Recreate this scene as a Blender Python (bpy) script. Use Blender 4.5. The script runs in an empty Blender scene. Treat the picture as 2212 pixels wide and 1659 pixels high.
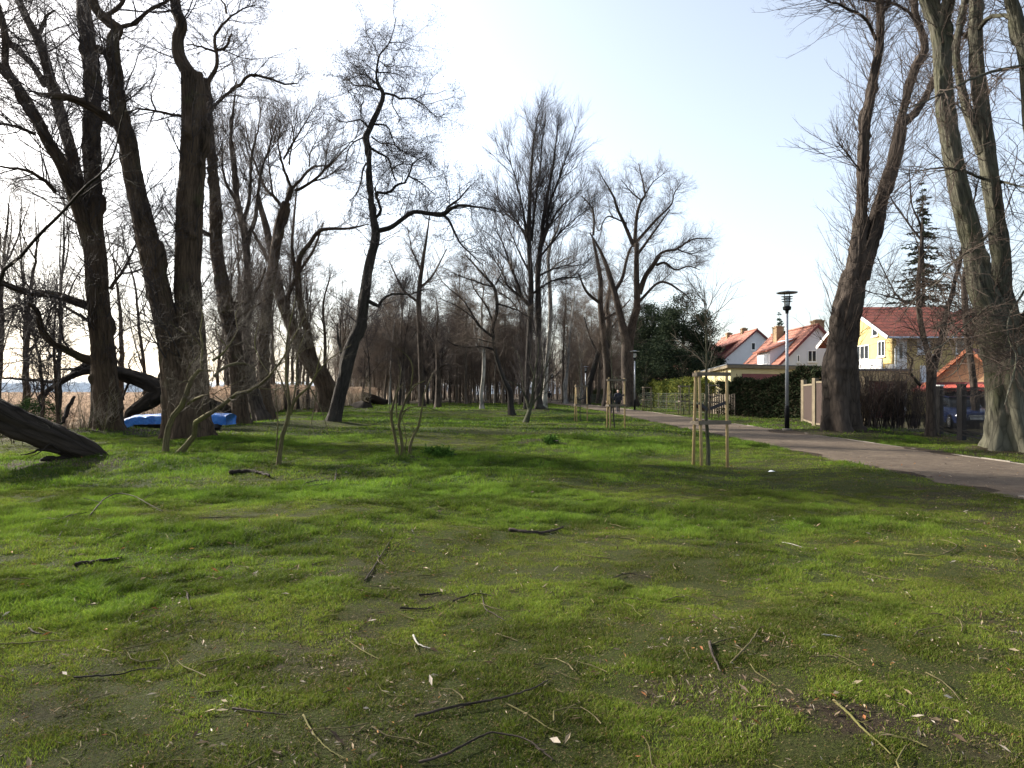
import bpy, math
import numpy as np
from mathutils import Vector
# ---------------------------------------------------------------- camera, world, sun, exposure
SC = bpy.context.scene
COL = SC.collection
F, CX, HV, EYE = 1535.0, 1106.0, 848.0, 1.6     # photo units of the 2212 px wide view: focal, centre, horizon row, eye height
cam_d = bpy.data.cameras.new('camera'); cam = bpy.data.objects.new('camera', cam_d); COL.objects.link(cam)
cam.location = (0, 0, EYE); cam.rotation_euler = (math.radians(90), 0, 0)
cam_d.sensor_width = 36.0; cam_d.lens = F / 2212.0 * 36.0; cam_d.shift_y = (HV - 829.5) / 2212.0
cam_d.clip_start = 0.05; cam_d.clip_end = 6000
SC.camera = cam
SUN_AZ, SUN_EL = math.radians(-60), math.radians(27)   # azimuth from +Y, clockwise positive
SUN_DIR = Vector((math.sin(SUN_AZ) * math.cos(SUN_EL), math.cos(SUN_AZ) * math.cos(SUN_EL), math.sin(SUN_EL)))
w = bpy.data.worlds.new('World'); SC.world = w; w.use_nodes = True
nt = w.node_tree; bg = nt.nodes['Background']
sky = nt.nodes.new('ShaderNodeTexSky'); sky.sky_type = 'NISHITA'; sky.sun_disc = False
sky.sun_elevation = SUN_EL; sky.sun_rotation = SUN_AZ; sky.air_density = 1.0; sky.dust_density = 2.5; sky.ozone_density = 1.0
hs = nt.nodes.new('ShaderNodeHueSaturation'); hs.inputs['Saturation'].default_value = .62; hs.inputs['Value'].default_value = 1.05   # thin white veil of cloud
nt.links.new(sky.outputs[0], hs.inputs['Color']); nt.links.new(hs.outputs[0], bg.inputs[0]); bg.inputs[1].default_value = 0.115
sun_d = bpy.data.lights.new('sun', 'SUN'); sun_d.energy = 4.6; sun_d.angle = math.radians(0.5); sun_d.color = (1.0, 0.93, 0.82)
sun = bpy.data.objects.new('sun', sun_d); COL.objects.link(sun)
sun.rotation_euler = (-SUN_DIR).to_track_quat('-Z', 'Y').to_euler(); sun.location = (-60, 30, 40)
SC.view_settings.view_transform = 'Standard'; SC.view_settings.look = 'None'
SC.view_settings.exposure = 1.47; SC.view_settings.gamma = 1.0
SC.cycles.max_bounces = 6; SC.cycles.transparent_max_bounces = 8

# ---------------------------------------------------------------- helpers: crops of the photo -> photo units
def crop(s, u0=0.0, v0=0.0):
    def f(txt):
        out = []
        for p in txt.split(';'):
            a = [float(q) for q in p.split()]
            out.append([u0 + a[0] * s, v0 + a[1] * s, (a[2] if len(a) > 2 else 6) * s])
        return np.array(out)
    return f
D = crop(1.0)
C1 = crop(.28125); C2 = crop(.375, 0, 414.7); C3 = crop(.375, 518.4, 414.7); C4 = crop(.28125, 518.4, 0)
C5 = crop(.25, 1036.8, 172.8); C6 = crop(.3124, 1036.8, 553); C7 = crop(.3281, 1486, 553); C8 = crop(.3749, 1658.9, 0)
C9 = crop(.1874, 0, 725.8); C10 = crop(.15626, 328.3, 760.3); C11 = crop(.427, 0, 950.4); C12 = crop(.427, 691, 950.4)
C13 = crop(.427, 1434, 950.4); C14 = crop(.1875, 518.4, 224.6); C15 = crop(.2187, 933.1, 553); C16 = crop(.302, 1987.2, 483.8)
def gpt(u, v):                                   # photo point on the ground -> world x, y
    y = F * EYE / (v - HV); return (u - CX) / F * y, y

# ---------------------------------------------------------------- noise
_r = np.random.default_rng(77); _T = _r.random((256, 256))
def vn(x, y, s=0):
    x = np.asarray(x, float) + s * 17.31; y = np.asarray(y, float) + s * 9.77
    i = np.floor(x).astype(int); j = np.floor(y).astype(int); fx = x - i; fy = y - j
    fx = fx * fx * (3 - 2 * fx); fy = fy * fy * (3 - 2 * fy)
    a = _T[i & 255, j & 255]; b = _T[(i + 1) & 255, j & 255]; c = _T[i & 255, (j + 1) & 255]; d = _T[(i + 1) & 255, (j + 1) & 255]
    return (a * (1 - fx) + b * fx) * (1 - fy) + (c * (1 - fx) + d * fx) * fy
def fbm(x, y, s=0, o=4):
    t = 0; a = .5; n = 0
    for k in range(o):
        t = t + a * vn(x * 2 ** k, y * 2 ** k, s + k); n += a; a *= .55
    return t / n
def sstep(a, b, x):
    t = np.clip((x - a) / (b - a), 0, 1); return t * t * (3 - 2 * t)
# ---------------------------------------------------------------- ground height and path
def path_c(y):                                   # centre line of the path
    return 9.55 - 3.4 * sstep(55, 150, y) - 14 * sstep(140, 260, y)
PW = 1.72
MOUNDS = [(-10.8, 34.5, 3.2, .28), (-15.2, 26.5, 3.0, .3), (-11.0, 24.3, 2.6, .2), (-2.55, 17.3, 1.1, .1), (.7, 22.5, 2.2, .16), (13, 28.5, 2.6, .16), (13.4, 19.3, 2.4, .16), (-8.8, 35, 2.0, .12), (2.3, 58, 3.5, .3), (-9.2, 17, 2.0, .14), (12.6, 75, 3, .3)]
def gz(x, y):
    x = np.asarray(x, float); y = np.asarray(y, float)
    n = (fbm(x * .22, y * .22, 3, 3) - .5) * .34 + (fbm(x * .9, y * .9, 5, 2) - .5) * .07
    d = np.abs(x - path_c(y))
    z = n * sstep(1.8, 4.5, d) * sstep(.5, 4, np.hypot(x, y))
    for mx, my, r, h in MOUNDS:
        z = z + h * np.exp(-((x - mx) ** 2 + (y - my) ** 2) / (r * r) * 1.6)
    edge = -15.5 - 4.0 * sstep(20, 60, y)
    z = z - 1.0 * sstep(edge - .5, edge - 8, x) * sstep(18, 30, y)
    return z
def gz1(x, y): return float(gz(np.array([x]), np.array([y]))[0])

# ---------------------------------------------------------------- objects
def wloc(o):
    v = Vector((0, 0, 0))
    while o is not None:
        v = v + o.location; o = o.parent
    return v
def put(name, me, parent=None):
    o = bpy.data.objects.new(name, me); COL.objects.link(o)
    if parent is not None: o.parent = parent
    return o
def tag(o, label=None, cat=None, group=None, kind=None):
    if label: o['label'] = label
    if cat: o['category'] = cat
    if group: o['group'] = group
    if kind: o['kind'] = kind
    return o
def thing(name, label, cat, loc=(0, 0, 0), group=None):
    o = bpy.data.objects.new(name, None); COL.objects.link(o); o.location = loc; o.empty_display_size = .2
    return tag(o, label, cat, group)
def copy_tree(o, parent=None):
    c = o.copy(); COL.objects.link(c)
    if parent is not None: c.parent = parent
    for ch in list(o.children): copy_tree(ch, c)
    return c
def mk(name, V, Fs, mat, parent=None, attrs=None, smooth=True, local=False, mi=None):
    V = np.asarray(V, np.float32).reshape(-1, 3)
    if parent is not None and not local:
        p = wloc(parent); V = V - np.array([p.x, p.y, p.z], np.float32)
    me = bpy.data.meshes.new(name)
    Fs = [np.asarray(f, np.int32) for f in Fs if len(f)]
    idx = np.concatenate([f.ravel() for f in Fs]); tot = np.concatenate([np.full(len(f), f.shape[1], np.int32) for f in Fs])
    st = np.concatenate([[0], np.cumsum(tot)[:-1]]).astype(np.int32)
    me.vertices.add(len(V)); me.vertices.foreach_set('co', V.ravel())
    me.loops.add(len(idx)); me.loops.foreach_set('vertex_index', idx)
    me.polygons.add(len(tot)); me.polygons.foreach_set('loop_start', st); me.polygons.foreach_set('loop_total', tot)
    if mi is not None: me.polygons.foreach_set('material_index', np.asarray(mi, np.int32))
    me.polygons.foreach_set('use_smooth', np.full(len(tot), smooth))
    me.update(calc_edges=True)
    for k, (ty, a) in (attrs or {}).items():
        at = me.attributes.new(k, ty, 'POINT')
        at.data.foreach_set('color' if ty == 'FLOAT_COLOR' else 'vector' if ty == 'FLOAT_VECTOR' else 'value', np.asarray(a, np.float32).ravel())
    for m in (mat if isinstance(mat, (list, tuple)) else [mat]): me.materials.append(m)
    return put(name, me, parent)

# ---------------------------------------------------------------- materials
def newmat(name):
    m = bpy.data.materials.new(name); m.use_nodes = True
    return m, m.node_tree, m.node_tree.nodes['Principled BSDF']
def N(t, ty, **kw):
    n = t.nodes.new(ty)
    for k, v in kw.items():
        if k in n.inputs: n.inputs[k].default_value = v
        else: setattr(n, k, v)
    return n
def ramp(t, src, stops):
    r = t.nodes.new('ShaderNodeValToRGB'); e = r.color_ramp.elements
    while len(e) < len(stops): e.new(.5)
    for k, (p, c) in enumerate(stops): e[k].position = p; e[k].color = (c[0], c[1], c[2], 1)
    t.links.new(src, r.inputs[0]); return r.outputs[0]
def bump(t, b, h, s=.5, d=.02):
    n = N(t, 'ShaderNodeBump', Strength=s, Distance=d); t.links.new(h, n.inputs['Height']); t.links.new(n.outputs[0], b.inputs['Normal'])
def noise(t, vec, sc, det=4, rough=.6):
    n = N(t, 'ShaderNodeTexNoise', Scale=sc, Detail=det, Roughness=rough)
    if vec is not None: t.links.new(vec, n.inputs['Vector'])
    return n.outputs[0]
def mixc(t, fac, a, b, mode='MIX'):
    n = N(t, 'ShaderNodeMix', data_type='RGBA', blend_type=mode)
    for i, s in ((0, fac), (6, a), (7, b)):
        if hasattr(s, 'is_output'): t.links.new(s, n.inputs[i])
        elif i == 0: n.inputs[0].default_value = s
        else: n.inputs[i].default_value = (*s, 1)
    return n.outputs[2]
def coord(t, kind='Object'): return t.nodes.new('ShaderNodeTexCoord').outputs[kind]
def plain(name, col, rough=.7, var=.25, sc=6.0, metal=0.0, bmp=.15, spec=.3):
    m, t, b = newmat(name); c = coord(t); n = noise(t, c, sc, 5)
    t.links.new(ramp(t, n, [(.25, [k * (1 - var) for k in col]), (.75, [min(1, k * (1 + var)) for k in col])]), b.inputs['Base Color'])
    b.inputs['Roughness'].default_value = rough; b.inputs['Metallic'].default_value = metal; b.inputs['Specular IOR Level'].default_value = spec
    if bmp: bump(t, b, noise(t, c, sc * 8, 3), bmp, .01)
    return m
def bark(name, dark, light, moss=None, mosscov=.5, sc=14.0, depth=.05, strong=1.0):
    m, t, b = newmat(name); a = N(t, 'ShaderNodeAttribute', attribute_name='bco').outputs['Vector']
    n1 = noise(t, a, sc, 6, .65); n2 = noise(t, a, sc * .28, 3)
    vo = N(t, 'ShaderNodeTexVoronoi', Scale=sc * .9, feature='DISTANCE_TO_EDGE'); t.links.new(a, vo.inputs['Vector'])
    mm = N(t, 'ShaderNodeMath', operation='MULTIPLY'); t.links.new(n1, mm.inputs[0]); 
    pw = N(t, 'ShaderNodeMath', operation='POWER'); t.links.new(vo.outputs[0], pw.inputs[0]); pw.inputs[1].default_value = .22
    t.links.new(pw.outputs[0], mm.inputs[1])
    c = ramp(t, mm.outputs[0], [(.2, dark), (.34, [k * .6 for k in light]), (.56, light)])
    c = mixc(t, ramp(t, n2, [(.35, (0, 0, 0)), (.7, (.55, .55, .55))]), c, [k * 1.5 for k in light])
    if moss is not None:
        o = coord(t, 'Object'); f = ramp(t, noise(t, o, 1.1, 5), [(1 - mosscov - .12, (0, 0, 0)), (1 - mosscov + .15, (.8, .8, .8))])
        c = mixc(t, f, c, moss)
    t.links.new(c, b.inputs['Base Color']); b.inputs['Roughness'].default_value = .9; b.inputs['Specular IOR Level'].default_value = .15
    bump(t, b, mm.outputs[0], strong, depth)
    return m
def vcol(name, rough=.8, trans=0.0, detail=None, spec=.2):
    m, t, b = newmat(name); a = N(t, 'ShaderNodeAttribute', attribute_name='col').outputs['Color']; c = a
    if detail:
        n = noise(t, coord(t), detail, 6, .7); c = mixc(t, 1.0, a, ramp(t, n, [(.3, (.35, .35, .35)), (.72, (1.6, 1.6, 1.6))]), 'MULTIPLY')
        bump(t, b, n, .8, .05)
    t.links.new(c, b.inputs['Base Color']); b.inputs['Roughness'].default_value = rough; b.inputs['Specular IOR Level'].default_value = spec
    if trans:
        tr = N(t, 'ShaderNodeBsdfTranslucent'); t.links.new(c, tr.inputs[0])
        mx = N(t, 'ShaderNodeMixShader'); mx.inputs[0].default_value = trans
        t.links.new(b.outputs[0], mx.inputs[1]); t.links.new(tr.outputs[0], mx.inputs[2])
        t.links.new(mx.outputs[0], t.nodes['Material Output'].inputs[0])
    return m
M = {}
M['willow'] = bark('willow_bark', (.016, .011, .007), (.078, .053, .034), (.055, .06, .022), .32)
M['alder'] = bark('alder_bark', (.012, .010, .009), (.042, .036, .03), (.06, .065, .04), .3, 18, .02)
M['lime'] = bark('lime_bark', (.014, .011, .009), (.068, .053, .042), (.055, .056, .032), .28, 16, .03)
M['mossy'] = bark('mossy_lime_bark', (.016, .015, .011), (.098, .093, .067), (.05, .055, .024), .4, 15, .05, 1.0)
M['birch'] = bark('birch_bark', (.05, .042, .036), (.36, .34, .3), None, 0, 7, .01, .4)
M['bush'] = bark('bush_bark', (.03, .024, .013), (.12, .1, .052), (.12, .12, .03), .45, 40, .006)
M['young'] = bark('young_bark', (.03, .032, .018), (.08, .082, .05), None, 0, 50, .003)
M['fallen'] = bark('fallen_bark', (.009, .007, .005), (.036, .028, .021), (.03, .033, .014), .2, 9, .06, 1.0)
M['forest'] = bark('forest_bark', (.04, .032, .024), (.14, .112, .085), (.09, .09, .05), .25, 12, .02)
M['twig_dark'] = plain('twig_dark', (.035, .027, .026), .8, .3, 1.0, 0, 0)
M['twig_brown'] = plain('twig_brown', (.06, .042, .031), .8, .3, 1.0, 0, 0)
M['twig_red'] = plain('twig_red', (.105, .078, .058), .8, .3, 1.0, 0, 0)
M['twig_olive'] = plain('twig_olive', (.065, .05, .03), .75, .3, 1.0, 0, 0)
M['twig_pale'] = plain('twig_pale', (.2, .165, .12), .75, .3, 1.0, 0, 0)
M['wood_new'] = plain('peeled_stake_wood', (.33, .24, .115), .7, .2, 9)
M['wood_grey'] = plain('weathered_board', (.13, .105, .075), .8, .25, 9)
M['white_wall'] = plain('white_render', (.6, .61, .63), .85, .06, 2, 0, .1)
M['yellow_wall'] = plain('yellow_render', (.47, .36, .15), .85, .08, 2, 0, .1)
M['ochre_wall'] = plain('ochre_render', (.55, .43, .22), .85, .08, 2, 0, .1)
M['tan_wood'] = plain('tan_boarding', (.45, .3, .16), .7, .15, 3)
M['concrete'] = plain('concrete', (.17, .15, .125), .9, .2, 5)
M['pillar'] = plain('concrete_pillar', (.15, .122, .08), .9, .25, 4)
M['white_paint'] = plain('white_paint', (.8, .8, .78), .5, .04, 3, 0, 0)
M['dark_metal'] = plain('black_metal', (.008, .008, .009), .6, .2, 8, 0, 0, .15)
M['grey_metal'] = plain('galvanised_pole', (.33, .35, .38), .45, .12, 4, .4, 0)
M['green_metal'] = plain('green_fence_metal', (.05, .09, .06), .5, .2, 8, 0, 0)
M['wire'] = plain('fence_wire', (.12, .14, .12), .5, .2, 8, 0, 0)
M['brown_panel'] = plain('brown_panel', (.032, .018, .013), .8, .25, 5)  # brown lowered so the sunlit fence panels read as shaded
M['maroon'] = plain('maroon_board', (.15, .045, .045), .7, .2, 4)
M['brick'] = plain('chimney_brick', (.27, .19, .11), .85, .2, 6)
M['glass'] = plain('window_glass', (.03, .035, .04), .08, .2, 1, 0, 0, .6)
M['curtain'] = plain('window_white', (.6, .63, .68), .3, .1, 2, 0, 0)
M['lampglass'] = plain('lamp_glass', (.6, .65, .68), .15, .05, 2, 0, 0, .6)
M['roof_felt'] = plain('roof_felt', (.10, .11, .12), .85, .2, 3)
M['tarp'] = plain('blue_tarpaulin', (.02, .16, .55), .38, .12, 3, 0, .3, .5)
M['hull'] = plain('boat_timber', (.03, .028, .03), .7, .3, 4)
M['blue_car'] = plain('blue_car_paint', (.02, .035, .11), .18, .05, 2, 0, 0, .6)
M['tyre'] = plain('tyre_rubber', (.015, .015, .015), .8, .2, 5, 0, 0)
M['chrome'] = plain('bright_metal', (.7, .72, .75), .2, .05, 3, .8, 0)
M['headlamp'] = plain('headlamp_glass', (.7, .74, .8), .1, .05, 3, 0, 0, .8)
M['skin'] = plain('skin', (.5, .33, .25), .6, .05, 5, 0, 0)
M['cloth_black'] = plain('black_cloth', (.015, .015, .018), .85, .3, 9, 0, 0)
M['cloth_navy'] = plain('navy_cloth', (.018, .02, .03), .85, .3, 9, 0, 0)
M['cloth_grey'] = plain('grey_cloth', (.12, .12, .11), .85, .2, 9, 0, 0)
M['needle'] = vcol('conifer_needles', .9, .1, None, .05)
M['leaf'] = vcol('leaf_litter', .75, .2)
M['grass'] = vcol('grass_blades', .65, .42, None, .12)
M['ground'] = vcol('turf_soil', .95, 0, 55.0, .1)
M['reed'] = vcol('dry_reed', .8, .5)
def tarp():
    m, t, b = newmat('creased_tarpaulin'); o = coord(t); n = noise(t, o, 3.2, 6, .7); f = noise(t, o, .9, 3)
    t.links.new(ramp(t, n, [(.3, (.012, .11, .42)), (.55, (.025, .19, .6)), (.75, (.1, .3, .7))]), b.inputs['Base Color']); b.inputs['Roughness'].default_value = .32; b.inputs['Specular IOR Level'].default_value = .6
    bump(t, b, n, 1.0, .14); return m
M['tarp'] = tarp()
def tiles(name, c1, c2, axis, rows=3.4):          # pantile roof: courses across the slope, noise per tile
    m, t, b = newmat(name); o = coord(t)
    sx = N(t, 'ShaderNodeSeparateXYZ'); t.links.new(o, sx.inputs[0])
    wv = N(t, 'ShaderNodeMath', operation='MULTIPLY'); t.links.new(sx.outputs[2], wv.inputs[0]); wv.inputs[1].default_value = rows
    fr = N(t, 'ShaderNodeMath', operation='FRACT'); t.links.new(wv.outputs[0], fr.inputs[0])
    wh = N(t, 'ShaderNodeMath', operation='MULTIPLY'); t.links.new(sx.outputs[axis], wh.inputs[0]); wh.inputs[1].default_value = 4.4
    fh = N(t, 'ShaderNodeMath', operation='FRACT'); t.links.new(wh.outputs[0], fh.inputs[0])
    fl = N(t, 'ShaderNodeMath', operation='FLOOR'); t.links.new(wv.outputs[0], fl.inputs[0]); gl = N(t, 'ShaderNodeMath', operation='FLOOR'); t.links.new(wh.outputs[0], gl.inputs[0])
    cb = N(t, 'ShaderNodeCombineXYZ'); t.links.new(fl.outputs[0], cb.inputs[0]); t.links.new(gl.outputs[0], cb.inputs[1])
    wn = N(t, 'ShaderNodeTexWhiteNoise'); t.links.new(cb.outputs[0], wn.inputs[0])
    c = mixc(t, wn.outputs[0], c1, c2)
    c = mixc(t, ramp(t, noise(t, o, .9, 4), [(.4, (0, 0, 0)), (.8, (.6, .6, .6))]), c, [k * .55 for k in c1])
    c = mixc(t, ramp(t, fr.outputs[0], [(0, (.85, .85, .85)), (.38, (0, 0, 0))]), c, [k * .3 for k in c1])
    t.links.new(c, b.inputs['Base Color']); b.inputs['Roughness'].default_value = .75
    ad = N(t, 'ShaderNodeMath', operation='ADD'); t.links.new(fr.outputs[0], ad.inputs[0]); t.links.new(fh.outputs[0], ad.inputs[1])
    bump(t, b, ad.outputs[0], .7, .04)
    return m
M['tile_orange'] = tiles('orange_roof_tiles', (.25, .08, .048), (.37, .14, .08), 1)
M['tile_faded'] = tiles('faded_orange_roof_tiles', (.28, .095, .06), (.41, .16, .1), 1)
M['tile_red'] = tiles('dark_red_roof_tiles', (.14, .03, .018), (.21, .05, .028), 0)
M['tile_bright'] = tiles('bright_red_roof_tiles', (.3, .05, .038), (.4, .075, .05), 0)
def pathmat():
    m, t, b = newmat('gravel_path'); o = coord(t)
    n1 = noise(t, o, .55, 5); n2 = noise(t, o, 40, 4, .7); n3 = noise(t, o, 5, 5, .7)
    c = ramp(t, n1, [(.3, (.068, .051, .036)), (.7, (.128, .1, .072))])
    c = mixc(t, ramp(t, n3, [(.46, (0, 0, 0)), (.64, (.85, .85, .85))]), c, (.055, .04, .031))
    c = mixc(t, 1.0, c, ramp(t, n2, [(.3, (.72, .72, .72)), (.7, (1.25, 1.25, 1.25))]), 'MULTIPLY')
    t.links.new(c, b.inputs['Base Color']); b.inputs['Roughness'].default_value = .95; b.inputs['Specular IOR Level'].default_value = .15
    bump(t, b, n2, .6, .02)
    return m
M['path'] = pathmat()

# ---------------------------------------------------------------- boxes and prisms
class MB:
    def __init__(s): s.v = []; s.q = []; s.t = []; s.n = 0
    def add(s, V, q=(), t=()):
        s.v.append(np.asarray(V, float).reshape(-1, 3)); s.q += [[i + s.n for i in f] for f in q]; s.t += [[i + s.n for i in f] for f in t]; s.n += len(s.v[-1])
    def box(s, x0, x1, y0, y1, z0, z1, rz=0, org=None):
        V = np.array([[x, y, z] for z in (z0, z1) for x, y in ((x0, y0), (x1, y0), (x1, y1), (x0, y1))], float)
        if rz:
            o = np.array(org if org is not None else ((x0 + x1) / 2, (y0 + y1) / 2)); c, q = math.cos(rz), math.sin(rz); d = V[:, :2] - o
            V[:, 0] = o[0] + d[:, 0] * c - d[:, 1] * q; V[:, 1] = o[1] + d[:, 0] * q + d[:, 1] * c
        s.add(V, [(3, 2, 1, 0), (4, 5, 6, 7), (0, 1, 5, 4), (1, 2, 6, 5), (2, 3, 7, 6), (3, 0, 4, 7)]); return s
    def bar(s, a, b, w, h=None, up=(0, 0, 1)):    # square bar from a to b
        a = np.array(a, float); b = np.array(b, float); h = h or w; T = b - a; T /= np.linalg.norm(T); up = np.array(up, float)
        if abs(T @ up) > .98: up = np.array((1., 0, 0))
        U = np.cross(T, up); U /= np.linalg.norm(U); W = np.cross(U, T)
        V = [p + U * w / 2 * i + W * h / 2 * j for p in (a, b) for i, j in ((-1, -1), (1, -1), (1, 1), (-1, 1))]
        s.add(V, [(3, 2, 1, 0), (4, 5, 6, 7), (0, 1, 5, 4), (1, 2, 6, 5), (2, 3, 7, 6), (3, 0, 4, 7)]); return s
    def prism(s, poly, y0, y1, axis='y'):         # polygon in x,z swept along y ('y'), in y,z swept along x ('x'), or x,y swept along z ('z')
        n = len(poly); V = []
        for e in (y0, y1):
            for a, b in poly: V.append((a, e, b) if axis == 'y' else (e, a, b) if axis == 'x' else (a, b, e))
        b0 = s.n; s.v.append(np.array(V, float)); s.n += 2 * n
        s.q += [[b0 + i, b0 + (i + 1) % n, b0 + n + (i + 1) % n, b0 + n + i] for i in range(n)]
        for k in range(1, n - 1):
            s.t += [[b0, b0 + k + 1, b0 + k], [b0 + n, b0 + n + k, b0 + n + k + 1]]
        return s
    def tube(s, P, R, S=10, cap=True):
        V, Q = tubes(np.array([P], float), np.array([R], float), S)[:2]; b0 = s.n; s.v.append(V); s.n += len(V); s.q += (Q + b0).tolist()
        if cap:
            K = len(P)
            for k in (0, K - 1):
                c = s.n; s.v.append(np.array([P[k]], float)); s.n += 1
                s.t += [[c, b0 + k * S + j, b0 + k * S + (j + 1) % S] for j in range(S)]
        return s
    def ball(s, c, r, S=10):
        th = np.linspace(0, math.pi, 7)
        return s.tube([(c[0], c[1], c[2] + math.cos(a) * (r[2] if hasattr(r, '__len__') else r)) for a in th], [max(.001, math.sin(a)) * (r[0] if hasattr(r, '__len__') else r) for a in th], S)
    def build(s, name, mat, parent=None, smooth=False):
        import bmesh
        o = mk(name, np.concatenate(s.v), [f for f in (np.array(s.q).reshape(-1, 4), np.array(s.t).reshape(-1, 3)) if len(f)], mat, parent, None, smooth)
        bm = bmesh.new(); bm.from_mesh(o.data); bmesh.ops.recalc_face_normals(bm, faces=bm.faces); bm.to_mesh(o.data); bm.free()
        return o

# ---------------------------------------------------------------- tubes and growth
def nrm(a): return a / np.maximum(np.linalg.norm(a, axis=-1, keepdims=True), 1e-9)
def tubes(P, R, S, lump=0, seed=0, furrow=0, flare=0):
    n, K, _ = P.shape; T = nrm(np.gradient(P, axis=1)); m = np.abs(T.mean(1)); ref = np.zeros((n, 3)); ref[np.arange(n), m.argmin(1)] = 1
    U = nrm(np.cross(T, ref[:, None, :])); W = np.cross(T, U); a = np.arange(S) * 2 * math.pi / S
    ca, sa = np.cos(a), np.sin(a); RR = R[:, :, None] * np.ones(S)
    s = np.concatenate([np.zeros((n, 1)), np.cumsum(np.linalg.norm(np.diff(P, axis=1), axis=2), 1)], 1)
    if lump:
        g = np.random.default_rng(seed)
        for k, amp, fs in ((2, .5, .5), (3, .45, .8), (5, .4, .5), (7, .3, 1.1), (4, .4, 2.6), (9, .25, .7), (11, .18, 3.3)):
            ph = g.random((n, 1, 1)) * 6.28; ph2 = g.random((n, 1, 1)) * 6.28
            RR = RR * (1 + lump * amp * np.sin(k * a[None, None, :] + ph + fs * .6 * s[:, :, None]) * (.55 + .45 * np.sin(fs * 2.3 * s[:, :, None] + ph2)))
        q = fbm(a[None, None, :] * 1.6 * np.ones((n, K, 1)), s[:, :, None] * 2.2 + np.zeros(S), seed % 40, 3)
        RR = RR * (1 + lump * 1.4 * (q - .5))
    if furrow:                                      # deep fissured bark: ridges run along the limb and braid
        g = np.random.default_rng(seed + 99); rr = float(R.mean()); kk = max(5.0, rr * 34)
        th = a[None, None, :] / (2 * math.pi); ss = s[:, :, None]; wv = (fbm(th * 0 + ss * 1.3, th * 5, seed % 31, 2) - .5) * 1.6
        f1 = np.abs(vn((th * round(kk) + wv), ss * 1.5 + th * 3, seed % 37) - .5) * 2; f2 = np.abs(vn(th * round(kk * 2) + wv * 1.7, ss * 4.0, seed % 41) - .5) * 2
        blend = sstep(0, .06, th) * sstep(1, .94, th)
        RR = RR + furrow * (f1 * .7 + f2 * .45 - .45) * (.25 + .75 * blend)
        kn = fbm(th * 4 * blend, ss * .9, seed % 43, 3); RR = RR + rr * .35 * sstep(.66, .82, kn) * blend
    if flare:
        g = np.random.default_rng(seed + 7); ph = g.random() * 6.28; r0_ = float(R[0, :4].mean()); e = np.exp(-s[:, :, None] / (r0_ * 1.25))
        RR = RR * (1 + flare * e * (.35 + .65 * np.cos(5 * a + ph + .5 * np.sin(2 * a + ph)) + .35 * np.cos(8 * a + 2 * ph)))
    V = P[:, :, None, :] + RR[..., None] * (ca[:, None] * U[:, :, None, :] + sa[:, None] * W[:, :, None, :])
    i = (np.arange(n)[:, None, None] * K + np.arange(K - 1)[None, :, None]) * S; j = np.arange(S); j2 = (j + 1) % S
    Q = np.stack([i + j, i + j2, i + S + j2, i + S + j], -1).reshape(-1, 4)
    r0 = R.mean(1)[:, None, None]
    B = np.stack([r0 * ca + 0 * RR, r0 * sa + 0 * RR, s[:, :, None] * .13 + 0 * RR], -1)
    return V.reshape(-1, 3), Q, B.reshape(-1, 3)
def resample(P, R, K):                              # Catmull-Rom through the given points, K samples
    P = np.asarray(P, float); n = len(P)
    if n == 2: P = np.array([P[0], (P[0] + P[1]) / 2, P[1]]); R = np.array([R[0], (R[0] + R[1]) / 2, R[1]]); n = 3
    X = np.concatenate([P, np.asarray(R)[:, None]], 1); E = np.vstack([2 * X[0] - X[1], X, 2 * X[-1] - X[-2]])
    d = np.concatenate([[0], np.cumsum(np.linalg.norm(np.diff(P, axis=0), axis=1))]); t = np.interp(np.linspace(0, d[-1], K), d, np.arange(n))
    i = np.minimum(t.astype(int), n - 2); f = (t - i)[:, None]; p0, p1, p2, p3 = E[i], E[i + 1], E[i + 2], E[i + 3]
    Y = .5 * (2 * p1 + (p2 - p0) * f + (2 * p0 - 5 * p1 + 4 * p2 - p3) * f * f + (3 * p1 - p0 - 3 * p2 + p3) * f ** 3)
    return Y[:, :3], np.maximum(Y[:, 3], .002)
def grow(P, R, cnt, rng, L, ang=.9, t0=.15, t1=1, K=4, wob=.18, up=.05, rf=.011, rmin=.003, taper=.3, zmin=None, fall=.45, tip=False, ymul=1.0):
    cnt = np.asarray(cnt).astype(int); idx = np.repeat(np.arange(len(P)), cnt); n = len(idx)
    if n == 0: return np.zeros((0, K, 3)), np.zeros((0, K))
    Kp = P.shape[1]; t = t0 + (t1 - t0) * rng.random(n); f = t * (Kp - 1.001); i = f.astype(int); f = (f - i)[:, None]
    p = P[idx, i] * (1 - f) + P[idx, i + 1] * f; T = nrm(P[idx, i + 1] - P[idx, i]); r = R[idx, i] * (1 - f[:, 0]) + R[idx, i + 1] * f[:, 0]
    if zmin is not None:
        k = p[:, 2] > zmin; idx, t, p, T, r = idx[k], t[k], p[k], T[k], r[k]; n = len(idx)
    q = rng.normal(size=(n, 3)); q[:, 1] *= ymul; q = nrm(q - (q * T).sum(1, keepdims=True) * T)
    a = (ang * (.65 + .7 * rng.random(n)))[:, None]; d = nrm(T * np.cos(a) + q * np.sin(a) + np.array([0, 0, up]))
    Ln = L[idx] if hasattr(L, '__len__') else np.full(n, L)
    Ln = Ln * (1 - fall * t) * (.5 + .75 * rng.random(n))
    r0 = np.minimum(r * .72, rmin + Ln * rf); out = [p]; h = (Ln / (K - 1))[:, None]
    for k in range(K - 1):
        p = p + d * h; out.append(p); d = nrm(d + rng.normal(size=(n, 3)) * wob + np.array([0, 0, up]))
    return np.stack(out, 1), r0[:, None] * np.linspace(1, taper, K)[None, :]
def plen(P): return np.linalg.norm(np.diff(P, axis=1), axis=2).sum(1)
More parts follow.
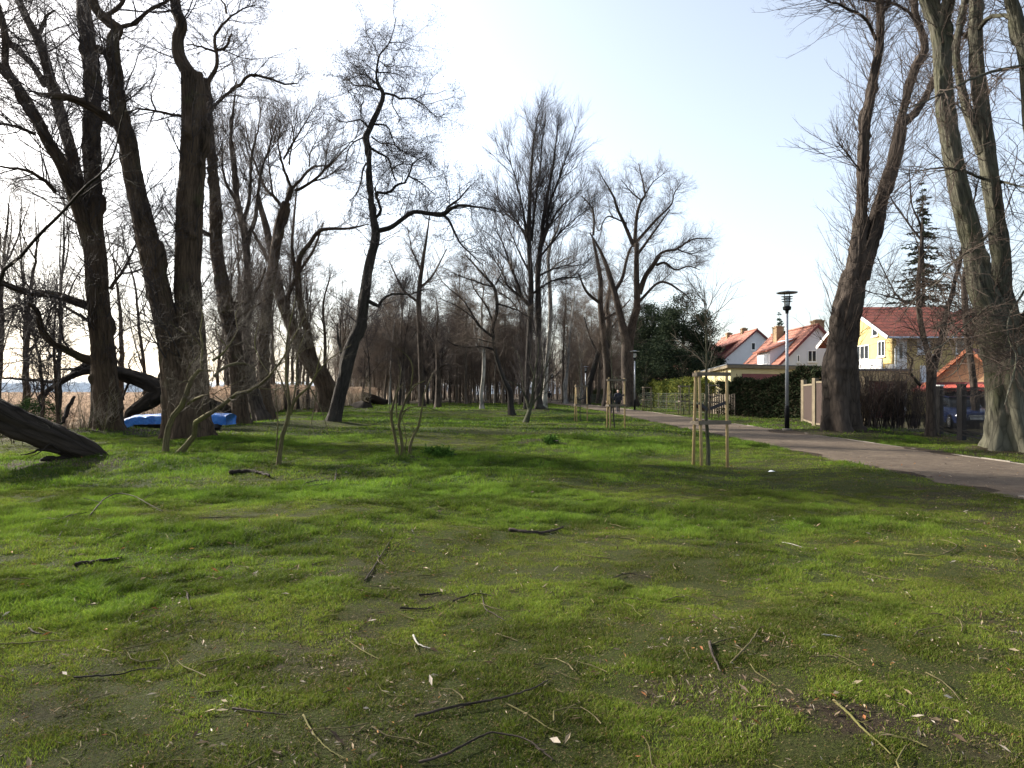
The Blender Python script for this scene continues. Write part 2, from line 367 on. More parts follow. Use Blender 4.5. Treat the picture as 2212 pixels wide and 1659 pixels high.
def ubake(parts, S=3):                              # list of (P,R) -> one V,Q
    Vs, Qs, Bs, o = [], [], [], 0
    for k, (P, R) in enumerate(parts):
        if len(P) == 0: continue
        s = S[k] if isinstance(S, (list, tuple)) else S
        V, Q, B = tubes(P, R, s); Vs.append(V); Qs.append(Q + o); Bs.append(B); o += len(V)
    return np.concatenate(Vs), np.concatenate(Qs), np.concatenate(Bs)
# ---------------------------------------------------------------- ground, path, kerb, lawn
DIRT = [(1.5, 3.45, .42, .3, 1.0), (1.0, 3.75, .45, .22, .7), (2.0, 3.2, .3, .16, .6), (.65, 22.3, 1.3, .8, 1.0), (-11.6, 15.6, 2.6, 1.2, 1.0), (-9.6, 15.4, 1.6, .6, .8), (-.25, 5.7, .5, .25, .55), (-2.6, 17.1, .6, .4, .8),
        (6.8, 10.2, .9, 1.8, .7), (6.0, 8.0, .6, 1.0, .45), (-15.3, 26.3, 2.2, 1.6, .8), (-11, 24, 1.3, 1, .6), (12.9, 27.6, 2.1, 1.3, .9), (13.3, 18.6, 2.0, 1.4, .9), (4.9, 16.2, .6, .3, .7), (.9, 20.0, 1.0, .35, .55), (-1.2, 4.2, .3, .15, .5), (-2.4, 3.6, .4, .16, .45), (-1.9, 6.0, .4, .2, .4), (2.5, 58, 2.5, 2, .7), (-8.8, 35, 1.2, .8, .6)]
def dirtf(x, y):
    d = .6 * sstep(.6, .76, fbm(x * 2.3, y * 2.3, 11, 4) * .7 + fbm(x * .7, y * .7, 12, 2) * .3) * (.4 + .6 * sstep(12, 4, y))
    wob = (fbm(x * 4, y * 4, 15, 4) - .5) * 2.2
    for dx, dy, rx, ry, s in DIRT:
        q = np.hypot((x - dx) / rx, (y - dy) / ry) + wob; d = np.maximum(d, s * sstep(1.15, .55, q))
    pd = np.abs(x - path_c(y)) - PW + (fbm(x * 1.3, y * 1.3, 19, 3) - .5) * .7
    d = np.maximum(d, sstep(.3, -.05, pd))
    d = np.maximum(d, .75 * sstep(11.3, 12.2, x) * sstep(.4, .6, fbm(x * .9, y * .9, 27, 3)))
    edge = -15.5 - 4.0 * sstep(20, 60, y)
    d = np.maximum(d, .95 * sstep(edge + .6, edge - 1.2, x + (fbm(x * .6, y * .6, 23, 3) - .5) * 2.5))
    d = np.maximum(d, .9 * sstep(14.3, 15.3, x) * sstep(90, 60, y) * .8)
    d = np.maximum(d, .9 * sstep(102, 118, y + (fbm(x * .2, y * .2, 29, 2) - .5) * 12))
    return np.clip(d, 0, 1)
def lushf(x, y): return sstep(.32, .66, fbm(x * .55, y * .55, 31, 4) * .6 + fbm(x * .16, y * .16, 37, 2) * .4)
def gcol(x, y):
    d = dirtf(x, y)[..., None]; l = lushf(x, y)[..., None]
    turf = np.array([.036, .042, .010]) * (1 - l) + np.array([.022, .042, .007]) * l
    soil = np.array([.036, .026, .017]) * (.7 + .7 * fbm(x * 4, y * 4, 41, 2)[..., None])
    return turf * (1 - d) + soil * d
def axis(dense, lo, hi, step, g, far):
    a = list(np.arange(lo, hi, step)); s = step
    while a[-1] < far[1]: s *= g; a.append(a[-1] + s)
    s = step; b = [lo]
    while b[-1] > far[0]: s *= g; b.append(b[-1] - s)
    return np.array(b[:0:-1] + a)
gx = axis(0, -10, 16, .16, 1.07, (-2500, 2500)); gy = axis(0, 1.6, 18, .11, 1.035, (-60, 5000))
X, Y = np.meshgrid(gx, gy); Z = gz(X, Y); ny, nx = X.shape
k = np.arange(ny * nx).reshape(ny, nx)
cc = gcol(X, Y); cc = np.concatenate([cc, np.ones((ny, nx, 1))], 2)
tag(mk('ground', np.stack([X, Y, Z], -1), [np.stack([k[:-1, :-1], k[:-1, 1:], k[1:, 1:], k[1:, :-1]], -1).reshape(-1, 4)], M['ground'], None, {'col': ('FLOAT_COLOR', cc)}), kind='structure')
yy = np.concatenate([np.arange(-12, 40, .22), np.arange(40, 260, 1.2)]); c = path_c(yy)
lw = PW + (fbm(yy * 1.2, yy * 0, 51, 4) - .5) * .9
cols = [c - lw] + [c - PW + .35 + (2 * PW - .4) * q / 8 for q in range(9)]
PX = np.stack(cols, 1); PY = np.repeat(yy[:, None], 10, 1); PZ = np.full_like(PX, .03) + (fbm(PX * 1.2, PY * .8, 53, 3) - .5) * .03
PZ[:, 0] = gz(PX[:, 0], PY[:, 0]) + .004
k = np.arange(PX.size).reshape(PX.shape)
tag(mk('path', np.stack([PX, PY, PZ], -1), [np.stack([k[:-1, :-1], k[:-1, 1:], k[1:, 1:], k[1:, :-1]], -1).reshape(-1, 4)], M['path']), kind='structure')
kb = MB(); kr = np.random.default_rng(4)
for a in np.arange(-8, 110, 1.0):
    x0 = path_c(np.array([a, a + .985])) + PW - .03; h = .038 + kr.normal() * .008
    kb.bar((x0[0], a, h - .1), (x0[1], a + .985, h - .1 + kr.normal() * .004), .055, .2)
tag(kb.build('kerb', M['concrete']), kind='structure')
kb = MB()
for a in np.arange(9.3, 10.9, .8):
    x0 = path_c(np.array([a, a + .88])) - PW - .06; kb.bar((x0[0], a, -.065), (x0[1], a + .78, -.07), .05, .2)
tag(kb.build('kerb', M['concrete']), kind='structure')

rg = np.random.default_rng(5)
def field(n, y0, y1, s=.9, pad=1.6):
    y = np.sqrt(rg.random(n) * (y1 ** 2 - y0 ** 2) + y0 ** 2); x = (rg.random(n) * 2 - 1) * (s * y + pad); return x, y
GV, GT, GC = [], [], []; go = 0
for y0, y1, dens, hh, ww, seg in ((2.3, 6, 30000, .034, .0035, 3), (6, 12, 11500, .036, .0066, 1), (12, 25, 1900, .04, .013, 1), (25, 60, 150, .05, .034, 1), (60, 105, 28, .07, .075, 1)):
    n = int(dens * (1.8 * (y0 + y1) / 2 + 3.2) * (y1 - y0)); x, y = field(n, y0, y1)
    d = dirtf(x, y); l = lushf(x, y); pd = np.abs(x - path_c(y)) - PW
    keep = (rg.random(n) > d * .86) & (pd > .02 + .12 * rg.random(n)) & (x < 17.5) & (rg.random(n) < .45 + .55 * sstep(.36, .56, fbm(x * 6, y * 6, 61, 3) + .13 * l))
    x, y, d, l = x[keep], y[keep], d[keep], l[keep]; n = len(x)
    tuft = fbm(x * 5, y * 5, 67, 3); h = hh * (.4 + 1.0 * l) * (.4 + 1.3 * sstep(.25, .75, tuft)) * (.5 + .9 * rg.random(n)); az = rg.random(n) * 6.283; lean = .25 + .9 * rg.random(n)
    mix = l[:, None]; c = np.array([.1, .14, .018]) * (1 - mix) + np.array([.085, .155, .016]) * mix
    c = c * (.6 + .75 * sstep(.3, .68, fbm(x * 1.7, y * 1.7, 83, 3)))[:, None] * (.6 + .75 * rg.random((n, 1))) * (.8 + .4 * tuft[:, None]); c[:, 0] *= .9 + .35 * rg.random(n)
    dry = rg.random(n) < .11 * (1.25 - l); h = np.where(dry, h * .7 + .006, h); lean = np.where(dry, lean + .9, lean); c[dry] = np.array([.2, .15, .075]) * (.6 + .6 * rg.random((dry.sum(), 1)))
    z = gz(x, y); B = np.stack([x, y, z - .004], 1); out = np.stack([np.cos(az), np.sin(az), 0 * az], 1)
    fc = rg.random(n) * 6.283; sd = np.stack([np.cos(fc), np.sin(fc), 0 * fc], 1) * (ww * (.6 + .8 * rg.random(n)))[:, None] / 2
    tip = B + out * (h * lean)[:, None] * .9 + np.array([0, 0, 1]) * h[:, None]
    if seg == 3:
        mid = B + out * (h * lean)[:, None] * .28 + np.array([0, 0, .62]) * h[:, None]
        V = np.stack([B - sd, B + sd, mid - sd * .8, mid + sd * .8, tip], 1); o = go + np.arange(n)[:, None] * 5
        GT += [o + [0, 1, 3], o + [0, 3, 2], o + [2, 3, 4]]; q = 5
    else:
        V = np.stack([B - sd, B + sd, tip], 1); GT.append(go + np.arange(n)[:, None] * 3 + [0, 1, 2]); q = 3
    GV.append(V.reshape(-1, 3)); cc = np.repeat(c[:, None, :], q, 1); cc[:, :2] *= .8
    GC.append(np.concatenate([cc.reshape(-1, 3), np.ones((n * q, 1))], 1)); go += n * q
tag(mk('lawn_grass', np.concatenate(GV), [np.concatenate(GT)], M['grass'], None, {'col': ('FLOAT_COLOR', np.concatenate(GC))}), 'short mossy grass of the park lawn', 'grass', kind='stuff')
# fallen leaves, and small twigs too many to count
LV, LT, LC = [], [], []; lo = 0
for y0, y1, n, sz in ((2.3, 5, 9000, .015), (5, 9, 9000, .017), (9, 18, 6000, .02), (18, 45, 2200, .03)):
    x, y = field(n * 4, y0, y1); d = dirtf(x, y); pd = np.abs(x - path_c(y)) - PW
    k = (rg.random(n * 4) < .06 + .55 * d + .3 * sstep(.55, .7, fbm(x * 2, y * 2, 71, 3))) & ((pd > -.2) | (rg.random(n * 4) < .3)) & (x < 18); x, y = x[k][:n], y[k][:n]; n = len(x)
    s = sz * (.3 + .8 * rg.random(n) ** 1.5 + 1.3 * (rg.random(n) < .06)); az = rg.random(n) * 6.283; e = np.stack([np.cos(az), np.sin(az), rg.normal(size=n) * .35], 1) * s[:, None]
    wd = np.stack([-np.sin(az), np.cos(az), rg.normal(size=n) * .4], 1) * (s * (.12 + .22 * rg.random(n)))[:, None]
    cu = np.array([0, 0, 1]) * (s * (.1 + .45 * rg.random(n)))[:, None]
    onp = np.abs(x - path_c(y)) < PW; b = np.stack([x, y, np.where(onp, .046, gz(x, y) + .006 + .022 * rg.random(n))], 1)
    V = np.stack([b - e, b + wd + cu * .4, b - wd + cu, b + e + cu * .7, b + cu * .15], 1); o = lo + np.arange(n)[:, None] * 5
    LT += [o + [0, 1, 4], o + [4, 1, 3], o + [0, 4, 2], o + [2, 4, 3]]; LV.append(V.reshape(-1, 3)); lo += 5 * n
    pal = np.array([[.22, .16, .1], [.3, .24, .16], [.22, .085, .03], [.12, .08, .05], [.36, .31, .25], [.1, .07, .05], [.34, .17, .06]])
    c = pal[rg.choice(7, n, p=[.25, .2, .08, .2, .1, .14, .03])] * (.7 + .5 * rg.random((n, 1)))
    LC.append(np.concatenate([np.repeat(c, 5, 0), np.ones((5 * n, 1))], 1))
tag(mk('fallen_leaves', np.concatenate(LV), [np.concatenate(LT)], M['leaf'], None, {'col': ('FLOAT_COLOR', np.concatenate(LC))}, False), 'dry curled leaves scattered over the lawn', 'leaves', kind='stuff')
TP, TR = [], []
for y0, y1, n in ((2.4, 6, 330), (6, 12, 420), (12, 26, 420)):
    x, y = field(n, y0, y1)
    for a, b in zip(x, y):
        if abs(a - path_c(b)) < PW + .1 or a > 16: continue
        Ln = .06 + .42 * rg.random() ** 2; az = rg.random() * 6.283; ax = rg.normal() * .5; ps = []
        for q in range(4):
            ps.append((a, b, gz1(a, b) + .012 + .016 * rg.random())); a += math.cos(az) * Ln / 3; b += math.sin(az) * Ln / 3; az += ax * .6 + rg.normal() * .25
        TP.append(ps); TR.append(np.linspace(1, .5, 4) * (.0015 + .0035 * rg.random()) * (1 + .05 * y0))
V, Q, B = tubes(np.array(TP), np.array(TR), 4)
tag(mk('twig_litter', V, [Q], M['bush'], None, {'bco': ('FLOAT_VECTOR', B)}), 'small broken twigs strewn over the grass', 'twigs', kind='stuff')
# ---------------------------------------------------------------- trees
def ends(P, R, K=None): return P
def traced(name, label, cat, y0, limbs, levels, bk, tw, seed=1, group=None, S=14, lump=.07, zmin=2.0, base_ext=.35, cat_parts=('trunk', 'crown'), sc=1.0, cones=0, twS=3, furrow=1.0, flare=True):
    """limbs: (points in photo units, depth change to its end). Each limb keeps its own distance; the first one stands on the ground."""
    rng = np.random.default_rng(seed); known = []; parts = []; LP, LR = [], []
    for li, lim in enumerate(limbs):
        pts, dy = lim[0], lim[1]; st = y0
        gnd = li == 0 or (len(lim) > 2 and lim[2] == 'g')
        if known and not gnd:
            K_ = np.concatenate(known); d = np.hypot(K_[:, 0] - pts[0, 0], K_[:, 1] - pts[0, 1]); st = K_[d.argmin(), 2]
        s = np.concatenate([[0], np.cumsum(np.hypot(np.diff(pts[:, 0]), np.diff(pts[:, 1])))]); s /= s[-1]
        y = st + dy * s ** 1.2
        if gnd:
            u, v, w_ = pts[0]; zb = EYE - (v - HV) / F * y[0]; g = gz1((u - CX) / F * y[0], y[0])
            dv = (zb - (g - base_ext)) * F / y[0]
            if dv > 1: pts = np.vstack([[u, v + dv, w_ * 1.12], pts]); y = np.concatenate([[y[0]], y])
        known.append(np.column_stack([np.interp(np.linspace(0, 1, 60), np.linspace(0, 1, len(y)), q) for q in (pts[:, 0], pts[:, 1], y)]))
        P = np.stack([(pts[:, 0] - CX) / F * y, y, EYE - (pts[:, 1] - HV) / F * y], 1); R = pts[:, 2] / 2 / F * y / np.sqrt(1 + ((pts[:, 0] - CX) / F) ** 2)
        L = np.linalg.norm(np.diff(P, axis=0), axis=1).sum()
        big = R.mean() > .08
        near = big and y0 < 46; K1 = int(np.clip(L / (.055 if near else .12 if big else .3), 10, 230 if near else 90)); p1, r1 = resample(P, R, K1)
        if not big: p1[1:-1] += rng.normal(size=(K1 - 2, 3)) * R.mean() * .25
        pe = np.vstack([p1, p1[-1] + (p1[-1] - p1[-2]) * .2]); re = np.concatenate([r1, [.001]])
        sx_ = int(np.clip(6.28 * R.mean() / .03, S, 72)) if near else (S if big else 7)
        parts.append(tubes(pe[None], re[None], sx_, lump if big else lump * .6, seed * 7 + li, min(.05, .07 * R.mean() + .012) * furrow if near else 0, .38 if gnd and big and flare else 0))
        p2, r2 = resample(P, R, 24); LP.append(p2); LR.append(r2)
    u, v, _ = limbs[0][0][0]; bx = (u - CX) / F * y0
    root = thing(name, label, cat, (bx, y0, gz1(bx, y0)), group)
    V = np.concatenate([p[0] for p in parts]); o = np.cumsum([0] + [len(p[0]) for p in parts[:-1]]); Q = np.concatenate([p[1] + k for p, k in zip(parts, o)]); B = np.concatenate([p[2] for p in parts])
    mk(cat_parts[0], V, [Q], M[bk], root, {'bco': ('FLOAT_VECTOR', B)})
    P, R = np.array(LP), np.array(LR); out = []
    for k, lv in enumerate(levels):
        lv = dict(lv); m = lv.pop('m', None); n = lv.pop('n', None); ex = lv.pop('also', False)
        cnt = np.maximum(1, (plen(P) * m + rng.random(len(P)))) if m else np.full(len(P), n)
        if k == 0: lv.setdefault('zmin', zmin)
        P2, R2 = grow(P, R, cnt, rng, **lv)
        if len(P2) == 0: break
        out.append((P2, R2)); P, R = P2, R2
    if cones and len(out):
        e = out[-1][0][:, -1]; e = e[rng.random(len(e)) < cones]; n = len(e); h = .03
        d = np.stack([np.zeros((n, 3)), np.tile([0, 0, -.5 * h], (n, 1)) + rng.normal(size=(n, 3)) * .01, np.tile([0, 0, -1.6 * h], (n, 1)) + rng.normal(size=(n, 3)) * .015], 1)
        out.append((e[:, None, :] + d, np.tile([.006, .013, .004], (n, 1))))
    if out:
        Ss = [5 if q == 0 else twS for q in range(len(out))]
        V, Q, B = ubake(out, Ss); mk(cat_parts[1], V, [Q], M[tw], root)
    return root
FINE = [dict(m=1.6, L=3.0, ang=.85, K=7, wob=.16, up=.07, rf=.009, t0=.1), dict(n=9, L=1.35, ang=.75, K=5, wob=.2, up=.05, rf=.006), dict(n=7, L=.62, ang=.7, K=4, wob=.2, up=.04, rf=.004, rmin=.0032)]
def lv(m=1.6, l=(3.0, 1.35, .62), n=(9, 7), up=.07, wob=.17, ang=.85, **k):
    m = m * 1.9; n = (n[0], n[1] + 1)
    return [dict(m=m, L=l[0], ang=ang, K=7, wob=wob, up=up, rf=.009, t0=.1, **k), dict(n=n[0], L=l[1], ang=ang * .9, K=5, wob=wob * 1.2, up=up * .7, rf=.006), dict(n=n[1], L=l[2], ang=ang * .85, K=4, wob=wob * 1.2, up=up * .5, rf=.004, rmin=.005)]

traced('willow_tree', 'dark many-stemmed willow with its trunk beside the end of the blue tarpaulin', 'tree', 26.5, [
    (C2('625 1395 215; 618 1330 185; 610 1200 160; 600 1050 152; 585 850 142; 572 700 136; 556 500 132; 548 330 128; 547 200 100; 541 0 98; 530 -175 96'), 0),
    (C1('705 1250 150; 700 950 135; 716 700 130; 690 450 128; 668 250 120; 645 100 115; 640 -160 105'), 1.0),
    (C1('712 1980 120; 668 1800 120; 612 1620 118; 560 1480 112; 470 1250 105; 370 1090 100; 290 930 98; 190 760 94; 85 600 90; -10 510 85; -200 380 80'), -2.5),
    (C1('705 1850 120; 660 1680 118; 625 1540 115; 597 1400 110; 540 1150 104; 470 900 96; 405 680 90; 345 450 82; 280 280 74; 200 130 66; 120 -60 60'), 2.0),
    (C1('350 660 60; 250 500 55; 150 400 52; 60 300 48; 20 150 44; -20 20 40'), -1.0),
    (C1('330 500 60; 350 400 48; 300 250 36; 370 110 26; 420 80 14'), .8),
    (C1('85 600 60; 40 480 62; 40 330 58; 15 170 52; -15 60 48'), .5),
    (C2('520 660 60; 400 620 52; 300 590 48; 150 575 46; 0 520 40; -120 480 34'), -3.0),
    (C2('540 975 70; 470 955 58; 400 920 50; 300 870 42; 240 800 38; 215 690 32; 160 640 22'), -2.0),
    (C2('635 560 26; 690 480 20; 740 390 15; 790 290 10'), .6),
    (C2('505 740 26; 420 690 20; 340 640 14; 250 610 8'), 1.2),
    (C1('430 1480 40; 330 1380 34; 200 1310 28; 60 1290 22; -40 1270 18'), -1.5),
    (C1('270 1030 34; 140 980 28; 0 950 22'), -1.2),
], lv(3.0, (3.2, 1.4, .62), (10, 7), .03), 'willow', 'twig_dark', 11)
traced('willow_tree', 'twin-trunked willow standing in front of the tarpaulined boat, with a broken-topped stem', 'tree', 23.6, [
    (C2('1110 1430 235; 1105 1330 205; 1110 1150 190; 1112 1000 170; 1098 800 172; 1080 500 158; 1088 250 150; 1092 60 155; 1108 -140 150; 1118 -330 146; 1112 -520 140; 1108 -680 130'), 0),
    (C2('1035 1425 200; 1030 1330 180; 1012 1150 165; 985 900 150; 935 650 140; 885 430 140; 845 250 130; 805 80 120; 762 -120 118; 735 -300 112; 690 -425 108; 668 -575 96'), -1.0, 'g'),
    (C1('980 1100 130; 915 900 130; 890 700 115; 872 450 108; 868 310 100; 905 225 90; 830 165 85; 740 70 80; 690 -60 76; 640 -260 66'), -.6),
    (C1('1480 590 120; 1430 530 112; 1375 430 104; 1368 300 98; 1395 190 95; 1355 80 92; 1335 -60 86; 1290 -300 70'), .6),
    (C1('880 955 85; 790 880 76; 660 800 72; 530 752 64; 410 735 66; 330 728 40; 268 718 18'), -1.6),
    (C1('900 215 40; 1050 170 34; 1130 90 30; 1290 5 24; 1400 -60 18'), .8),
    (C1('740 360 60; 780 390 70; 830 400 60'), .1),
    (C1('1440 900 30; 1330 880 24; 1180 850 20; 1030 840 14; 960 900 8'), 1.0),
    (C1('810 120 40; 900 60 36; 960 -40 32; 980 -200 26'), .9),
], lv(2.9, (2.8, 1.3, .6), (10, 7), .06), 'willow', 'twig_dark', 12)
traced('willow_tree', 'dark willow trunk rising from a mound just past the end of the blue tarpaulin', 'tree', 33.5, [
    (C2('1395 1345 125; 1385 1270 100; 1370 1050 96; 1345 850 94; 1310 700 90; 1275 500 82; 1250 350 80; 1240 150 72; 1237 0 68; 1228 -100 60; 1215 -250 54; 1203 -440 48; 1196 -560 44; 1192 -650 38'), 0),
    (C1('1590 640 44; 1640 560 36; 1665 470 32; 1660 385 28; 1642 290 26; 1690 210 22; 1760 140 18; 1860 70 12; 1960 40 8'), .8),
    (C1('1662 385 24; 1730 365 22; 1765 290 20; 1780 260 14'), .3),
    (C1('1625 850 30; 1700 755 26; 1830 665 25; 1915 580 24; 2060 600 20; 2200 645 16; 2290 640 8'), 1.5),
    (C2('1300 640 30; 1400 640 24; 1480 560 18; 1530 440 12'), 1.2),
    (C2('1235 260 34; 1170 230 26; 1080 190 18; 1000 190 10'), -1.2),
    (C1('1650 395 20; 1540 360 16; 1430 340 10'), -.5),
    (C1('1740 100 20; 1720 30 14; 1640 -60 8'), .4),
    (C2('1330 780 24; 1420 690 18; 1500 640 10'), -1.5),
], lv(3.2, (2.6, 1.2, .55), (10, 7), .07, .22), 'willow', 'twig_brown', 13, cones=.25)
traced('poplar_tree', 'slender flaky-barked trunk leaning beside the dark willow mound', 'tree', 40.0, [
    (C2('1510 1315 110; 1480 1230 80; 1440 1050 62; 1420 850 52; 1425 650 46; 1425 450 42; 1410 250 40; 1370 60 36; 1350 -120 30; 1330 -300 22; 1345 -480 13; 1360 -640 4'), 0),
    (C2('1425 300 30; 1480 100 24; 1500 -100 15; 1560 -280 8; 1600 -420 3'), 1.5), (C2('1390 100 26; 1300 -60 17; 1280 -230 9; 1290 -380 3'), -1.5), (C2('1400 200 26; 1440 0 22; 1450 -200 15; 1490 -380 8; 1500 -520 3'), 1.0),
], lv(2.2, (3.0, 1.5, .7), (9, 7), .14, .14, .6), 'lime', 'twig_brown', 14)
traced('willow_tree', 'tall wide-branching willow behind the reed edge with a fan of rising boughs', 'tree', 43.0, [
    (C2('1535 1285 100; 1525 1150 74; 1518 900 66; 1540 640 60; 1580 380 56; 1610 200 60; 1650 60 52'), 0),
    (C14('430 1640 78; 470 1400 72; 505 1230 64; 560 1060 56; 590 950 50'), .5),
    (C14('585 950 40; 540 830 36; 488 700 30; 440 480 20; 460 300 14; 465 150 8'), -1.5),
    (C14('500 640 26; 565 520 24; 700 300 18; 780 170 12; 835 40 7'), -1.5),
    (C14('615 960 40; 760 800 34; 850 720 28; 980 715 18; 1090 740 8'), 1.5),
    (C14('635 1000 38; 830 895 34; 1000 735 28; 1170 560 18; 1300 420 10; 1420 330 6'), -1.0),
    (C14('830 890 22; 1000 840 16; 1190 690 9'), 2.0),
    (C14('510 1230 44; 380 1050 40; 290 970 34; 180 700 26; 100 450 18; 60 200 10'), 1.5),
    (C14('380 1050 30; 350 850 22; 330 600 15; 370 380 9'), 1.0),
    (C14('570 700 22; 580 560 18; 620 400 14; 590 200 9; 600 40 6'), 2.0),
    (C14('800 720 20; 810 560 14; 870 440 9; 960 260 5'), .5),
    (C14('985 700 16; 1010 500 11; 1080 330 7'), .8),
], lv(2.4, (2.8, 1.3, .6), (9, 7), .12, .15, .7), 'willow', 'twig_dark', 15)
traced('pollard_willow', 'leaning old willow with a stout burred base at the reed edge', 'tree', 55.0, [
    (C3('490 1275 120; 495 1180 100; 470 1090 92; 380 950 76; 310 800 70; 250 660 66; 215 520 60; 190 380 50; 150 200 40; 100 20 30'), 0),
    (C3('480 1110 80; 430 980 52; 395 830 44; 350 650 40; 335 500 36; 345 380 32; 400 300 26; 470 220 22; 620 210 14; 740 185 6'), -1.5),
    (C3('500 1230 60; 520 1150 95; 500 1080 70; 480 1000 30'), -.4),
    (C3('330 500 26; 300 330 20; 310 160 14; 330 -40 8'), 1.5), (C3('250 660 30; 330 480 22; 420 340 15; 480 180 8'), 2.5), (C3('490 1050 24; 490 850 18; 480 650 13; 520 480 7'), -2.0),
    (C3('210 480 30; 130 330 22; 60 200 14'), -2.0),
], lv(2.2, (3.2, 1.5, .7), (9, 7), .1, .17, .75), 'willow', 'twig_brown', 16)
A = traced('alder_tree', 'tall leaning alder with a crooked black trunk and cone-laden twigs', 'tree', 35.0, [
    (np.vstack([C3('535 1355 100; 552 1270 80; 580 1150 76; 605 1050 74; 622 960 84; 655 860 74; 695 760 68; 718 600 62; 742 430 54; 775 300 52; 782 230 50; 768 150 40; 752 40 34'), C4('1012 1600 46; 998 1400 40; 992 1250 40; 982 1140 42; 965 1060 50; 990 1000 46; 1030 910 40; 1070 830 38; 1100 725 34; 1060 650 24; 1048 570 18; 1058 480 15; 1075 420 14; 1112 375 11; 1145 330 9; 1180 230 7; 1200 130 5')]), 0),
    (C3('790 225 30; 870 203 27; 930 160 26; 1000 116 25; 1090 124 25; 1168 128 28; 1250 82 15; 1390 90 11; 1490 112 6'), -3.0),
    (C3('1168 130 18; 1210 172 16; 1250 262 13; 1300 330 9; 1400 420 5'), -1.0),
    (C3('1170 128 20; 1200 90 16; 1280 20 10; 1330 -40 6'), 1.0),
    (C3('738 628 26; 772 645 24; 800 660 22; 828 612 14; 888 585 12; 960 590 8; 1080 560 5'), -1.5),
    (C4('1100 715 20; 1180 732 18; 1240 765 15; 1290 750 13; 1400 800 10; 1500 890 7; 1590 900 4'), -2.0),
    (C4('1068 690 16; 980 660 14; 880 655 11; 830 610 8; 770 580 5'), 1.5),
    (C4('1030 955 16; 1130 970 14; 1165 1050 11; 1210 1140 8; 1300 1180 5'), 1.0),
    (C4('985 985 15; 930 920 13; 820 940 10; 740 915 7; 680 860 4'), -1.5),
    (C4('930 925 10; 935 800 9; 955 765 7; 900 690 4'), -.5),
    (C4('960 1050 14; 880 1090 11; 830 1160 8; 810 1250 5'), -1.0),
    (C4('1000 1135 22; 1060 1170 19; 1140 1220 16; 1165 1300 13; 1200 1390 11'), 1.5),
    (C4('1070 1659 20; 1082 1600 22; 1043 1485 20; 1110 1480 22; 1175 1460 20; 1205 1410 20; 1255 1415 17; 1300 1340 14; 1330 1250 11; 1380 1220 8; 1450 1180 5'), -1.5),
    (C4('972 1250 16; 945 1300 15; 930 1400 13; 890 1490 9; 840 1540 5'), 1.0),
    (C4('1145 330 8; 1240 325 6; 1320 350 4'), -.8), (C4('1072 430 8; 1020 330 6; 1040 280 4'), .8), (C4('1058 555 11; 1150 560 9; 1230 580 6; 1300 650 4'), .9), (C4('1075 470 9; 1130 510 7; 1220 500 4'), -1.2), (C4('1050 640 14; 960 575 9; 880 560 6; 800 500 4'), 1.3),
    (C4('1180 735 11; 1170 800 9; 1220 900 7; 1210 960 4'), .6), (C4('1010 1050 14; 1080 1100 11; 1180 1110 9; 1300 1190 6; 1480 1230 4'), -1.0), (C4('1165 1300 12; 1240 1260 9; 1400 1280 6'), -.7), (C4('1290 1350 12; 1400 1410 9; 1500 1500 5'), .7),
    (C3('598 950 30; 575 900 22; 562 830 13; 560 760 7'), .5),
    (C3('780 150 20; 812 110 16; 790 30 12; 780 -30 9'), -.4),
], [dict(m=3.8, L=2.6, ang=.95, K=7, wob=.3, up=.03, rf=.008, t0=.12), dict(n=11, L=.95, ang=.9, K=5, wob=.36, up=.0, rf=.006), dict(n=9, L=.38, ang=.9, K=4, wob=.35, up=-.05, rf=.006, rmin=.0055)], 'alder', 'twig_dark', 17, S=14, lump=.05, zmin=4.0, cones=.6)
traced('tall_tree', 'tallest upright tree of twin straight trunks and a broom of rising branches', 'tree', 57.5, [
    (C15('925 1545 60; 935 1400 48; 948 1000 46; 962 800 52; 972 600 56; 978 300 54; 968 100 50; 960 -120 46; 962 -350 40; 965 -600 34; 985 -900 26; 1000 -1100 18; 1030 -1300 10; 1050 -1420 5'), 0),
    (C15('1065 1525 95; 1055 1400 70; 1050 1000 62; 1052 700 60; 1050 500 58; 1045 250 54; 1060 0 50; 1085 -160 44; 1100 -350 38; 1140 -600 30; 1190 -850 22; 1215 -1050 15; 1250 -1300 8'), 1.0, 'g'),
    (C15('1050 -60 40; 1120 -220 34; 1160 -500 26; 1240 -720 20; 1300 -900 14; 1370 -1100 8; 1420 -1280 4'), -1.5),
    (C15('968 0 30; 930 -250 25; 890 -500 19; 830 -750 13; 770 -950 8; 740 -1100 4'), -1.5),
    (C15('985 -150 30; 1020 -500 24; 1060 -800 17; 1090 -1100 10; 1120 -1350 5'), 1.5),
    (C15('1080 -150 26; 1230 -420 18; 1350 -560 12; 1480 -650 5'), 1.5), (C15('1075 0 24; 1220 -180 17; 1370 -330 11; 1560 -480 5'), -2.0),
    (C15('960 -100 24; 860 -320 17; 720 -480 11; 600 -640 5'), 2.0), (C15('968 500 34; 890 400 30; 830 230 24; 760 50 18; 690 -150 12; 600 -300 6'), -2.5),
    (C15('950 460 30; 850 380 24; 750 290 20; 690 150 15; 600 20 10; 480 -120 5'), -3.0), (C15('985 380 26; 1080 310 22; 1170 255 18; 1300 212 14; 1430 205 8; 1560 150 4'), -2.0),
    (C15('1060 200 24; 1160 140 18; 1300 100 12; 1450 40 6'), 2.5), (C15('960 600 20; 860 540 16; 760 420 11; 640 350 6'), 2.0), (C15('960 150 24; 880 0 18; 790 -200 12; 700 -420 6'), 1.5),
    (C15('1050 1500 110; 1110 1525 70; 1170 1550 40; 1215 1562 16'), -1.0),
], lv(2.1, (4.2, 1.9, .85), (9, 6), .16, .13, .62), 'alder', 'twig_dark', 18, S=12, zmin=5.0)
